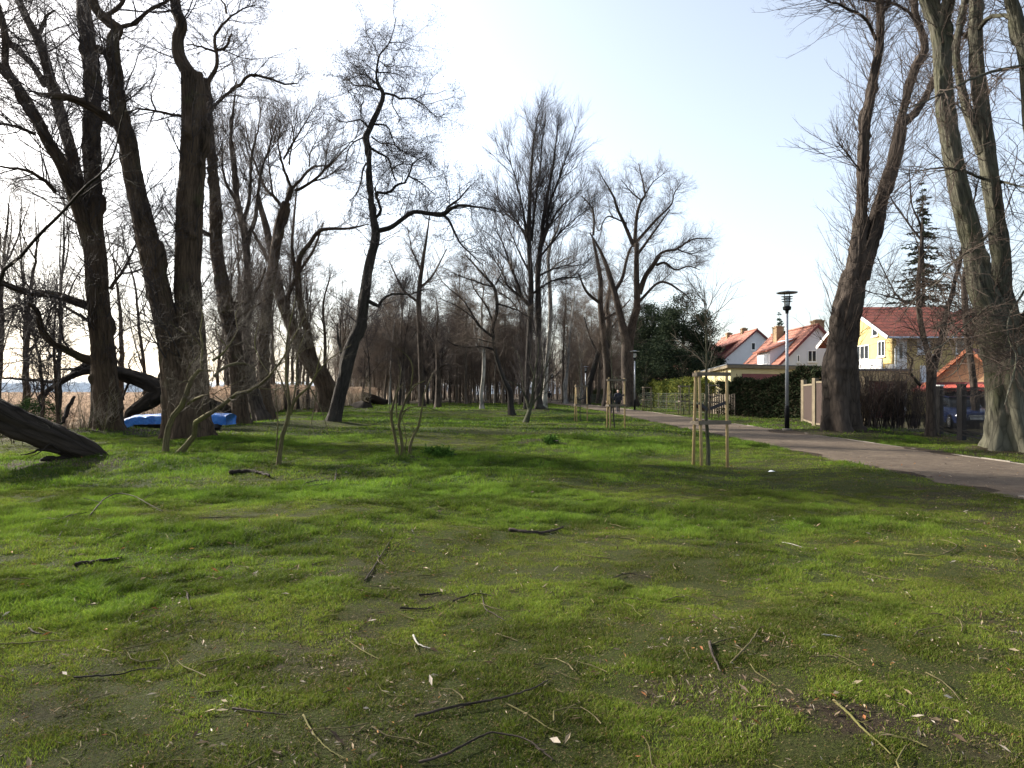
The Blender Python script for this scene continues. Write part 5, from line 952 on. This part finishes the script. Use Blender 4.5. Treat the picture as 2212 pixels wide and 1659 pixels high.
# ---------------------------------------------------------------- fences, gate
def mesh_fence(name, label, pts, h, post_mat, step=2.5):
    root = thing(name, label, 'fence', (*pts[0], 0)); w_ = MB()
    for a, b in zip(pts[:-1], pts[1:]):
        a, b = np.array(a, float), np.array(b, float); L = np.linalg.norm(b - a); n = max(1, int(L / step))
        for k in range(n):
            p = a + (b - a) * k / n; z = gz1(*p); MB().tube([(p[0], p[1], z - .2), (p[0], p[1], z + h / 2), (p[0], p[1], z + h + .05)], [.032] * 3, 8).build('post', M[post_mat], root)
            q = a + (b - a) * (k + 1) / n; zq = gz1(*q)
            for f in (.03, .5, .99): w_.bar((p[0], p[1], z + h * f), (q[0], q[1], zq + h * f), .012)
            for j in range(1, 16):
                c = p + (q - p) * j / 16; zc = z + (zq - z) * j / 16; w_.bar((c[0], c[1], zc + h * .03), (c[0], c[1], zc + h * .99), .007)
            for j in range(1, 7):
                w_.bar((p[0], p[1], z + h * j / 7), (q[0], q[1], zq + h * j / 7), .006)
    w_.build('wire_mesh', M['wire'], root); return root
mesh_fence('wire_fence', 'wire mesh fence on thin posts in front of the yellow-green hedge', [(14.2, 80), (15.1, 62), (14.6, 54)], 1.5, 'wood_grey', 3.0)
mesh_fence('green_fence', 'green wire fence running to the wood along the path', [(10.6, 150), (12.6, 118), (13.4, 82)], 1.3, 'green_metal', 3.0)
wf = thing('board_fence', 'grey board fence beyond the wire fence, by the dark hedge', 'fence', (15, 54, 0)); m = MB()
for k in range(14): m.box(14.6 + .075 * k * 1.0, 14.66 + .075 * k, 53.6 - .3 * k, 53.86 - .3 * k, -.1, 1.5 + .04 * math.sin(k * 2.1))
m.build('boards', M['wood_grey'], wf)
pf = thing('panel_fence', 'brown panel fence between tall concrete posts behind the gnarled lime', 'fence', (16.3, 40, 0)); PP = [(16.1, 39.2), (14.6, 34.2), (14.55, 31.6), (15.35, 30.9)]
for x, y in PP: MB().box(x - .11, x + .11, y - .11, y + .11, -.3, 2.3, .25).build('post', M['pillar'], pf)
for a, b, h in ((PP[0], PP[1], 2.0), (PP[1], PP[2], 2.1)):
    a = np.array(a); b = np.array(b); t = (b - a) / np.linalg.norm(b - a); p = a + t * .16; q = b - t * .16
    o = MB().bar((*p, h / 2), (*q, h / 2), .04, h - .12).build('panel', M['brown_panel'], pf); f = MB().bar((*p, h), (*q, h), .07, .09); f.bar((*p, .1), (*q, .1), .07, .09); f.build('panel_frame', M['pillar'], o)
gt = thing('metal_gate', 'black metal bar gate between thick black posts beside the mossy lime', 'gate', (15.5, 24.5, 0)); GP = [(16.6, 27.6), (15.5, 24.5), (14.4, 21.4), (13.9, 19.9)]
for x, y in GP[:3]:
    o = MB().box(x - .1, x + .1, y - .1, y + .1, -.2, 1.85, .34).build('post', M['dark_metal'], gt); MB().box(x - .12, x + .12, y - .12, y + .12, 1.85, 1.9, .34).build('post_cap', M['white_paint' if (x, y) == GP[0] else 'dark_metal'], o)
for a, b in zip(GP[:2], GP[1:3]):
    a = np.array(a); b = np.array(b); m = MB(); n = 24
    for z in (.15, .3, 1.5, 1.72): m.bar((*(a + (b - a) * .04), z), (*(a + (b - a) * .96), z), .03, .05)
    for k in range(1, n): c = a + (b - a) * k / n; m.bar((*c, .12), (*c, 1.78), .018)
    for k in range(8):
        c0 = a + (b - a) * (.06 + .11 * k); c1 = a + (b - a) * (.17 + .11 * k); m.bar((*c0, 1.52), (*c1, 1.7), .014); m.bar((*c0, 1.7), (*c1, 1.52), .014)
    m.build('gate_leaf', M['dark_metal'], gt)

# ---------------------------------------------------------------- car behind the gate
car = thing('parked_car', 'dark blue car parked nose-on behind the black gate', 'car', (20.6, 31.5, 0)); ca = math.radians(-14); cc_, cs_ = math.cos(ca), math.sin(ca)
def cw(V):                                           # car axes: x across, y back from the nose
    V = np.asarray(V, float); return np.stack([20.6 + V[:, 0] * cc_ - V[:, 1] * cs_, 31.5 + V[:, 0] * cs_ + V[:, 1] * cc_, V[:, 2]], 1)
sec = [(0, .62, .34, .58), (.05, .74, .26, .66), (.35, .82, .22, .74), (1.05, .85, .22, .88), (1.3, .86, .22, .92), (3.4, .86, .22, .95), (4.0, .82, .24, .92), (4.15, .74, .34, .85)]
def hull(sec, crown=.05):
    V = []
    for y, hw, z0, z1 in sec: V += [(-hw * .92, y, z0), (-hw, y, (z0 + z1) * .45), (-hw * .97, y, z1 - .08), (-hw * .8, y, z1), (0, y, z1 + crown), (hw * .8, y, z1), (hw * .97, y, z1 - .08), (hw, y, (z0 + z1) * .45), (hw * .92, y, z0)]
    n = len(sec); Q = [(k * 9 + j, k * 9 + j + 1, k * 9 + 10 + j, k * 9 + 9 + j) for k in range(n - 1) for j in range(8)]; T = []
    for k in (0, n - 1): T += [(k * 9, k * 9 + j, k * 9 + j + 1) for j in range(1, 8)]
    return V, Q, T
V, Q, T = hull(sec); m = MB(); m.add(cw(V), Q, T); m.build('body', M['blue_car'], car, True)
V, Q, T = hull([(1.15, .72, .86, .9), (1.75, .62, .86, 1.34), (2.9, .62, .86, 1.4), (3.75, .66, .86, 1.0)], .03); m = MB(); m.add(cw(V), Q, T); cab = m.build('cabin', M['glass'], car, True)
m = MB(); m.add(cw([(-.56, 1.72, 1.36), (.56, 1.72, 1.36), (.56, 2.95, 1.43), (-.56, 2.95, 1.43), (-.56, 1.72, 1.41), (.56, 1.72, 1.41), (.56, 2.95, 1.48), (-.56, 2.95, 1.48)]), [(0, 1, 2, 3), (4, 5, 6, 7), (0, 1, 5, 4), (1, 2, 6, 5), (2, 3, 7, 6), (3, 0, 4, 7)]); m.build('car_roof', M['blue_car'], cab)
def cbox(name, mat, x0, x1, y0, y1, z0, z1, par=car): m = MB(); m.box(x0, x1, y0, y1, z0, z1); m.v = [cw(m.v[0])]; return m.build(name, mat, par)
for s in (-1, 1):
    cbox('headlight', M['headlamp'], s * .53 - .15, s * .53 + .15, -.03, .12, .5, .64)
    for yy_ in (.75, 3.35):
        p = cw([(s * .8, yy_, .3), (s * .87, yy_, .3)]); q = p[1] - p[0]; wm = MB(); wm.tube([p[0] - q * 2, p[0], p[1]], [.3, .31, .29], 18); wh = wm.build('wheel', M['tyre'], car); hb = MB(); hb.tube([p[1] + q * .02, p[1] + q * .14, p[1] + q * .2], [.19, .18, .1], 14); hb.build('hub', M['chrome'], wh)
cbox('grille', M['chrome'], -.3, .3, -.045, .1, .53, .6); cbox('number_plate', M['white_paint'], -.26, .26, -.06, .02, .4, .5); cbox('bumper', M['dark_metal'], -.7, .7, -.035, .1, .26, .36)

# ---------------------------------------------------------------- street lamps
def lamp(u, y, h, label):
    x = px(u, y); g = gz1(x, y); root = thing('street_lamp', label, 'street lamp', (x, y, g)); t = lambda mb, zs, rs, S=16: mb.tube([(x, y, g + z) for z in zs], rs, S)
    t(MB(), (-.2, .06, .07), (.19, .19, .15)).build('base_plate', M['concrete'], root); t(MB(), (.05, .9, 1.0), (.095, .09, .075)).build('pole_foot', M['dark_metal'], root, True); t(MB(), (1.0, h * .5, h - .72), (.075, .062, .05)).build('pole', M['grey_metal'], root, True)
    t(MB(), (h - .9, h - .78, h - .74, h - .62, h - .6), (.06, .075, .16, .17, .12), 18).build('collar', M['dark_metal'], root)
    hd = t(MB(), (h - .6, h - .45, h - .2), (.1, .13, .14), 18).build('lantern', M['lampglass'], root, True)
    for k in range(3): t(MB(), (h - .42 + .1 * k, h - .405 + .1 * k, h - .39 + .1 * k), (.15, .22 + .012 * k, .15), 22).build('louvre_ring', M['dark_metal'], hd)
    for a in range(4):
        c, s = math.cos(a * 1.571 + .4) * .14, math.sin(a * 1.571 + .4) * .14; MB().bar((x + c, y + s, g + h - .62), (x + c, y + s, g + h - .06), .018).build('strut', M['dark_metal'], hd)
    t(MB(), (h - .07, h - .035, h + .0, h + .03), (.4, .42, .17, .09), 28).build('lamp_cap', M['grey_metal'], root); return root
lamp(1700, 29.0, 5.65, 'tall grey lamp post with flat disc cap on the kerb by the gnarled lime'); lamp(1371, 63, 5.3, 'second lamp post, in front of the forked lime at the path edge'); lamp(1265, 95, 5.1, 'third lamp post, farther along the path near the slanting dark trunk'); lamp(1192, 130, 5.0, 'last lamp post where the path enters the wood')

# ---------------------------------------------------------------- planted trees in stake frames
def stake_frame(x, y, label, mat='wood_new', s=.72, h=2.15, rz=.0, seed=0):
    rng = np.random.default_rng(seed); g = gz1(x, y); root = thing('stake_frame', label, 'tree stakes', (x, y, g), 'post frames round planted trees'); C = []
    for k in range(3):
        ox, oy = ((-.31, .17), (-.2, -.16), (.43, .02))[k]; qx, qy = ((-.27, .1), (-.22, -.09), (.42, .01))[k]; bx_, by_ = x + ox, y + oy; tx, ty = x + qx + rng.normal() * .015, y + qy + rng.normal() * .015
        zt = g + h + rng.normal() * .04; C.append((bx_, by_, tx, ty)); MB().tube([(bx_, by_, g - .2), ((bx_ + tx) / 2, (by_ + ty) / 2, g + h / 2), (tx, ty, zt), (tx, ty, zt + .01)], [.036, .034, .032, .026], 10).build('stake', M[mat], root, True)
    for f, rr in ((.97, (0, 1, 2)), (.46, (0, 1, 2))):
        for k in rr:
            p, q = C[k], C[(k + 1) % 3]; a = np.array([p[0] + (p[2] - p[0]) * f, p[1] + (p[3] - p[1]) * f]); b = np.array([q[0] + (q[2] - q[0]) * f, q[1] + (q[3] - q[1]) * f]); d = (b - a) / np.linalg.norm(b - a); n_ = np.array([d[1], -d[0]]) * (.045 + .003 * k)
            MB().bar((*(a - d * .07 + n_), g + h * f + .006 * k), (*(b + d * .07 + n_), g + h * f + .006 * k), .022, .085).build('crossbar', M['wood_grey'], root)
    for k in range(3):                                # webbing strap from each stake round the stem
        p = C[k]; a = np.array([(p[0] + p[2]) / 2, (p[1] + p[3]) / 2]); d = np.array([x, y]) - a; d /= np.linalg.norm(d)
        MB().bar((*(a - d * .04), g + h * .66 + .03 * k), (*(np.array([x, y]) - d * .03), g + h * .58 + .03 * k), .01, .07).build('tie_strap', M['hull' if k else 'brown_panel'], root)
    return root
def planted(x, y, H, label, seed, r=.035, n=14, L=1.1):
    rng = np.random.default_rng(seed); g = gz1(x, y); root = thing('planted_tree', label, 'tree', (x, y, g), None); t = np.linspace(0, 1, 18)
    P = np.stack([x + np.cumsum(rng.normal(size=18)) * .012 - .1 * t, y + 0 * t, g - .1 + t * H], 1); R = r * (1 - .85 * t); V, Q, B = tubes(P[None], R[None], 9, .05, seed); mk('trunk', V, [Q], M['young'], root, {'bco': ('FLOAT_VECTOR', B)})
    Pn, Rn = resample(P, R, 24); a = grow(Pn[None], Rn[None], [n], rng, L, ang=.75, t0=.52, t1=.97, K=9, wob=.09, up=.02, rf=.006, fall=.3); b = grow(*a, np.full(len(a[0]), 6), rng, L * .45, ang=.5, K=6, wob=.12, up=-.02, rf=.004, rmin=.002); c = grow(*b, np.full(len(b[0]), 3), rng, L * .2, ang=.5, K=4, wob=.15, up=0, rf=.004, rmin=.0018)
    V, Q, B = ubake([a, b, c], [5, 4, 3]); mk('crown', V, [Q], M['twig_olive'], root); return root
sx, sy = px(1531, 16.1), 16.1
for (x, y, lab, tl, H, sd, mt, s) in ((sx, sy, 'nearest frame of three pale peeled stakes round a planted tree by the gravel path', 'young tree held in the frame of pale peeled stakes, with long whippy shoots', 4.1, 1, 'wood_new', .72), (px(1328, 30), 30, 'second stake frame along the lawn, with two walkers seen through it', 'thin young tree in the second stake frame along the lawn', 4.4, 2, 'wood_new', .95), (px(1253, 41), 41, 'third stake frame along the lawn, farthest out on the grass', 'thin young tree in the third stake frame along the lawn', 4.4, 3, 'wood_new', .95),
        (px(1396, 62), 62, 'weathered stake frame across the path by the yellow-green hedge', 'thin young tree staked across the path by the yellow-green hedge', 4.0, 4, 'wood_grey', .9), (px(1476, 51), 51, 'weathered stake frame across the path in front of the board fence', 'thin young tree staked across the path by the board fence', 4.0, 5, 'wood_grey', .95), (px(1538, 45), 45, 'weathered stake frame across the path at the end wall of the flat-roofed building', 'thin young tree staked across the path by the yellow end wall', 4.0, 6, 'wood_grey', .9)):
    stake_frame(x, y, lab, mt, s, 2.15 if y < 17 else 2.1, .1 + .5 * (sd - 1), sd); planted(x, y, H, tl, 400 + sd, .05 if sd == 1 else .035, 22 if sd == 1 else 14, 1.55 if sd == 1 else 1.1)

# ---------------------------------------------------------------- boat under a blue tarpaulin
bt = thing('covered_boat', 'overturned boat wrapped in a bright blue tarpaulin on trestles between the willows', 'boat', (px(385, 29.5), 29.5, 0)); rng = np.random.default_rng(8); K, S = 46, 22
bx0, bx1 = px(268, 29.0), px(503, 30.4); V = []
for k in range(K):
    f = k / (K - 1); x = bx0 + (bx1 - bx0) * f; y = 29.2 + 1.0 * f; wd = .62 * (.42 + .58 * math.sin(min(1, .12 + f * 1.0) * 2.2)) ; top = .74 + .08 * math.sin(f * 3.0) + .05 * f; bot = .34 + .1 * math.sin(f * 3.14); g = gz1(x, y)
    if f < .12: bot -= .24 * (1 - f / .12); top -= .12 * (1 - f / .12) ** 2
    for j in range(S):
        a = j / (S - 1); px_ = a * 2 - 1
        if a < .25: yo, z = -wd, bot + (top - .08 - bot) * a / .25
        elif a > .75: yo, z = wd, bot + (top - .08 - bot) * (1 - a) / .25
        else: yo, z = wd * (a - .5) * 4, top - .08 * abs((a - .5) * 4) ** 3
        n_ = (fbm(np.array([f * 22]), np.array([a * 6]), 3, 3)[0] - .5) * .12 + (vn(np.array([f * 40 + a * 5]), np.array([a * 2.]), 5) - .5)[0] * .06
        V.append((x + rng.normal() * .006, y + yo + n_ * (1 if yo < 0 else -1) * .8, z - .1 + n_ * .6))
V = np.array(V); k = np.arange(K * S).reshape(K, S)
Fq = np.stack([k[:-1, :-1], k[:-1, 1:], k[1:, 1:], k[1:, :-1]], -1).reshape(-1, 4); caps = np.array([[k[0, 0], k[0, j], k[0, j + 1]] for j in range(1, S - 1)] + [[k[-1, 0], k[-1, j + 1], k[-1, j]] for j in range(1, S - 1)])
mk('tarpaulin', V, [Fq, caps], M['tarp'], bt)
m = MB(); m.prism([(28.75, .3), (29.0, .14), (29.9, .14), (30.2, .3)], bx0 + .5, bx1 - .3, 'x'); m.build('boat_hull', M['hull'], bt)
for f in (.3, .78):
    x = bx0 + (bx1 - bx0) * f; g = gz1(x, 29.4); m = MB(); m.box(x - .5, x + .5, 28.85, 28.95, g - .05, g + .07); m.bar((x - .3, 28.9, g + .05), (x - .1, 29.2, g + .32), .07); m.bar((x + .3, 28.9, g + .05), (x + .1, 29.2, g + .32), .07); m.box(x - .5, x + .5, 29.9, 30.0, g - .05, g + .15); m.build('trestle', M['hull'], bt)

# ---------------------------------------------------------------- people
def person(x, y, h, label, stride, face, top, legs, arm=.12, seed=0):
    """One remeshed body; clothes, shoes and hair are its children. face: heading of the walk in radians from +y."""
    root_loc = (x, y, .03); c, s = math.cos(face), math.sin(face); k = h / 1.75
    def T(p): return (x + (p[0] * c + p[1] * s) * k, y + (-p[0] * s + p[1] * c) * k, .035 + p[2] * k)
    def chain(m, pts, rs, S=12): P, R = resample(np.array([T(p) for p in pts]), np.array(rs) * k, 4 * len(pts)); m.tube(P, R, S); m.ball(P[0], R[0], S); m.ball(P[-1], R[-1], S)
    hipL, hipR = (-.09, 0, .92), (.09, 0, .92); st = stride
    L = [hipL, (-.1, st * .55, .5), (-.1, st * .75, .08)]; Rr = [hipR, (.1, -st * .35, .5), (.1, -st * 1.0, .12)]
    def limbs(m, e=0.0, what='all'):
        if what in ('all', 'legs'): chain(m, L, [.085 + e, .06 + e, .042 + e]); chain(m, Rr, [.085 + e, .06 + e, .042 + e]); chain(m, [(0, 0, .88), (0, 0, 1.0)], [.14 + e, .14 + e])
        if what in ('all', 'top'):
            chain(m, [(0, 0, .98), (0, .01, 1.2), (0, .01, 1.36)], [.14 + e, .155 + e, .13 + e]); chain(m, [(-.17, .01, 1.4), (0, .01, 1.44), (.17, .01, 1.4)], [.065 + e, .075 + e, .065 + e])
            chain(m, [(-.2, .01, 1.4), (-.26, -arm * .3, 1.14), (-.25, arm * .9, .9)], [.055 + e, .045 + e, .036 + e]); chain(m, [(.2, .01, 1.4), (.26, -arm * .2, 1.14), (.25, -arm * 1.2, .91)], [.055 + e, .045 + e, .036 + e])
        if what == 'all':
            chain(m, [(0, .01, 1.44), (0, .02, 1.56)], [.058, .052]); m.ball(T((0, .03, 1.645)), (.078 * k, .078 * k, .112 * k), 14); m.ball(T((0, .125, 1.635)), .018 * k, 8)
            for sg in (-1, 1):
                m.ball(T((sg * .078, .02, 1.64)), .022 * k, 8); chain(m, [(sg * .25, sg * -arm + .02, .9), (sg * .25, sg * -arm + .03, .82)], [.034, .03])
                for q in range(4): chain(m, [(sg * (.235 + .01 * q), sg * -arm + .0 + .016 * q, .82), (sg * (.235 + .008 * q), sg * -arm + .01 + .016 * q, .75 - .01 * (q % 3))], [.009, .008], 6)
                chain(m, [(sg * .235, sg * -arm + .06, .86), (sg * .22, sg * -arm + .085, .81)], [.01, .009], 6)
    def fin(o, vox):
        r = o.modifiers.new('remesh', 'REMESH'); r.mode = 'VOXEL'; r.voxel_size = vox; r.use_smooth_shade = True; return o
    m = MB(); limbs(m); body = m.build('person', M['skin'], None, True); fin(body, .012); tag(body, label, 'person')
    m = MB(); limbs(m, .02, 'top'); fin(m.build('jacket', M[top], body, True), .02); m = MB(); limbs(m, .014, 'legs'); fin(m.build('trousers', M[legs], body, True), .02)
    m = MB()
    for f in (L, Rr): chain(m, [(f[2][0], f[2][1] - .05, .04 + (f[2][2] - .08)), (f[2][0], f[2][1] + .17, .035 + (f[2][2] - .08) * .4)], [.052, .042])
    fin(m.build('shoes', M['cloth_black'], body, True), .015); m = MB(); m.ball(T((0, -.005, 1.672)), (.088 * k, .088 * k, .104 * k), 14); m.build('hair', M['hull'], body, True); return body
person(px(1317, 56.5), 56.5, 1.74, 'walker in black jacket and trousers on the path, seen through the second stakes', .3, math.pi, 'cloth_black', 'cloth_black')
person(px(1335, 56.2), 56.2, 1.78, 'walker in dark navy clothes on the path beside the companion in black', -.28, math.pi, 'cloth_navy', 'cloth_black')
person(px(1187, 116), 116, 1.78, 'lone far walker in black where the path meets the wood', .28, 0, 'cloth_black', 'cloth_navy')

# ---------------------------------------------------------------- stump, and boughs lying on the lawn
st = thing('tree_stump', 'dark torn stump on the reed bank', 'stump', (*gpt(785, 882), 0)); x, y = gpt(785, 882); g = gz1(x, y); V, Q, B = tubes(np.array([[(x + q * .3, y, g - .2 + q * .8) for q in np.linspace(0, 1, 8)]]), np.array([np.linspace(1.5, .5, 8)]), 18, .25, 5); mk('stump_wood', V, [Q], M['fallen'], st, {'bco': ('FLOAT_VECTOR', B)})
st = thing('root_plate', 'reddish upturned root mass beside the fan-shaped shrub', 'stump', (*gpt(812, 876), 0)); x, y = gpt(835, 874); g = gz1(x, y); V, Q, B = tubes(np.array([[(x - q * 4, y, g + .1 + q * 1.6) for q in np.linspace(0, 1, 8)]]), np.array([np.linspace(.7, .35, 8)]), 18, .25, 6); mk('log', V, [Q], M['fallen'], st, {'bco': ('FLOAT_VECTOR', B)})
def fallen(txt, fn, r, mat, label, lift=0.0, forks=1, seed=0):
    pts = fn(txt); rng = np.random.default_rng(500 + seed); P = []
    for k, (u, v, h) in enumerate(pts):
        x, y = gpt(u, v); P.append((x, y, gz1(x, y) + r * .7 + .008 + lift * math.sin(math.pi * k / (len(pts) - 1)) ** .7))
    P = np.array(P); R = np.linspace(r, r * .45, len(P)); p, q = resample(P, R, 30); p[1:-1] += rng.normal(size=(28, 3)) * r * .18; pe = np.vstack([p[:1], p, p[-1:] + (p[-1:] - p[-2:-1]) * .1]); re = np.concatenate([[.0008], q, [.0008]])
    root = thing('fallen_branch', label, 'branch', tuple(P[0])); V, Q, B = tubes(pe[None], re[None], 8, .1, seed); mk('bough', V, [Q], M[mat], root, {'bco': ('FLOAT_VECTOR', B)})
    if forks:
        p2, q2 = resample(P, R, 24); L = plen(p2[None]); a = grow(p2[None], q2[None], [forks], rng, min(.5, L[0] * .3), ang=.7, K=6, wob=.15, up=0, rf=.006, rmin=.002, t0=.2); a[0][:, :, 2] = np.maximum(gz(a[0][:, :, 0], a[0][:, :, 1]) + .015, a[0][:, :, 2] * .6)
        b = grow(*a, np.full(len(a[0]), 2), rng, .15, ang=.6, K=4, wob=.2, up=0, rf=.006, rmin=.0015); b[0][:, :, 2] = np.maximum(gz(b[0][:, :, 0], b[0][:, :, 1]) + .012, b[0][:, :, 2]); V, Q, B = ubake([a, b], [5, 4]); mk('side_twig', V, [Q], M[mat], root, {'bco': ('FLOAT_VECTOR', B)})
    return root
FB = [('632 1053; 660 1052; 692 1048; 718 1042; 724 1030; 727 1013', D, .028, 'alder', 'black branch lying on the grass with its tip turned up, near the slim sapling', 0, 3), ('1100 1141; 1135 1144; 1165 1143; 1195 1137; 1216 1131', D, .03, 'lime', 'grey thick branch lying across the middle of the lawn', .0, 2), ('788 1256; 800 1235; 815 1208; 836 1180; 850 1160; 846 1150', D, .009, 'lime', 'thin grey forked branch pointing away, below the brown patch of lawn', 0, 4),
      ('163 1237; 190 1234; 220 1228; 245 1222; 262 1215', D, .026, 'fallen', 'thick brown bent branch on the shaded lawn', .01, 0), ('497 1023; 520 1020; 550 1020; 582 1027', D, .05, 'fallen', 'dark rotten log sunk in the grass near the slim sapling', 0, 2), ('893 1360; 900 1374; 912 1383; 932 1389', D, .009, 'birch', 'curved pale strip of bare wood bright against the grass', 0, 0), ('748 1374; 775 1392; 800 1408; 822 1420', D, .006, 'bush', 'straight tan stick in the shaded grass', 0, 0), ('655 1560; 672 1590; 690 1612; 715 1632; 748 1648', D, .006, 'bush', 'pale knotty stick near the bottom edge of the shaded lawn', 0, 2),
      ('858 1398; 930 1460; 1010 1540; 1080 1595; 1150 1655', C13, .009, 'bush', 'long yellowish stick lying over the bare black soil', 0, 1), ('480 1437; 700 1402; 920 1362; 1075 1305; 1155 1236', C12, .009, 'lime', 'long olive bough arching across the near grass', .02, 2), ('940 1370; 1010 1405; 1090 1450; 1150 1490; 1230 1520', C12, .006, 'bush', 'thin tan stick crossing the end of the long olive bough', 0, 1), ('500 1650; 620 1635; 740 1590; 850 1545; 930 1545; 1050 1570; 1180 1655', C12, .008, 'lime', 'long grey curving bough at the near edge of the grass', .02, 2),
      ('1440 696; 1490 694; 1540 672; 1600 672; 1680 682', C12, .008, 'lime', 'forked grey branch beside a reddish leaf in the lush grass', .01, 2), ('405 836; 470 834; 535 832; 580 815', C12, .01, 'fallen', 'short dark stick lying level in the middle of the lawn', 0, 0), ('500 765; 560 758; 620 745', C12, .011, 'fallen', 'stubby dark stick above the short level stick', 0, 0), ('672 790; 740 775; 800 764; 885 776', C12, .01, 'lime', 'dark bowed stick beside the brown patch', .01, 1), ('812 740; 826 790; 838 835; 890 865; 938 893', C12, .007, 'lime', 'grey kinked twig dropping from the bowed stick', 0, 1),
      ('232 1068; 240 1120; 258 1165; 288 1222', C13, .012, 'lime', 'pale curved stick standing by the lush tuft', .01, 0), ('338 1182; 400 1135; 450 1080; 490 985', C13, .008, 'bush', 'thin tan curved shoot lying beside the pale curved stick', .02, 1), ('242 1078; 310 1060; 392 1050', C13, .007, 'bush', 'short tan twig touching the pale curved stick', 0, 0), ('1215 598; 1300 612; 1380 618; 1440 590; 1482 558; 1450 535; 1400 520; 1320 515', C13, .008, 'bush', 'hooked brown twig on the sunny lawn near the path', .01, 1), ('798 1040; 850 1040; 912 1048', C13, .009, 'birch', 'short whitish stick on the yellow-green grass', 0, 0), ('1090 1555; 1180 1575; 1260 1590; 1340 1622', C13, .009, 'bush', 'tan flattened stick by the bare black soil', 0, 0), ('600 505; 650 520; 708 545', C13, .006, 'birch', 'thin pale stick on the sunny grass near the stakes', 0, 0),
      ('455 395; 495 360; 540 322; 600 303; 680 322; 760 358; 830 372', C11, .012, 'lime', 'arched bough with both ends in the grass below the slanting willow', .09, 4), ('40 485; 120 450; 180 430; 240 418; 300 430; 350 402; 395 378', C11, .012, 'lime', 'long forked bough in the grass below the shadow of the slanting willow', .03, 4), ('345 425; 335 460; 312 505; 300 530', C11, .013, 'lime', 'short pale stub crossing the long forked bough', 0, 0), ('145 965; 185 985; 240 990; 300 982; 375 975', C11, .008, 'lime', 'grey-green curved stick in the deep shade', 0, 1), ('375 1198; 480 1196; 600 1190; 700 1165; 760 1158; 880 1166', C11, .007, 'alder', 'long dark twig lying level in the deep shade', .01, 3), ('1175 1380; 1240 1392; 1320 1405; 1450 1425', C11, .008, 'lime', 'grey straight stick in the shaded grass', 0, 0), ('975 425; 1080 418; 1200 408; 1290 412', C11, .009, 'alder', 'dark straight branch on the mossy part of the lawn', 0, 2), ('945 785; 952 830; 968 882', C11, .009, 'lime', 'short pale stick beside a tangle of twigs', 0, 0), ('1520 250; 1545 225; 1600 205; 1640 190', C11, .014, 'alder', 'black twiggy branch next to the rotten log', .03, 6)]
for q, (t, fn, r, mt, lab, lf, fk) in enumerate(FB): fallen(t, fn, r * (.8 if r < .04 else 1), mt, lab, lf, fk, q)
x, y = gpt(1667, 1010); k = MB(); g = gz1(x, y)
V = np.array([(x - .08, y, g + .02), (x + .02, y - .06, g + .035), (x + .09, y + .02, g + .025), (x - .02, y + .07, g + .045), (x, y, g + .055)]); k.add(V, [], [(0, 1, 4), (1, 2, 4), (2, 3, 4), (3, 0, 4), (0, 2, 1), (0, 3, 2)]); tag(k.build('paper_scrap', M['white_paint']), 'crumpled white paper scrap on the grass beyond the near stakes', 'litter')
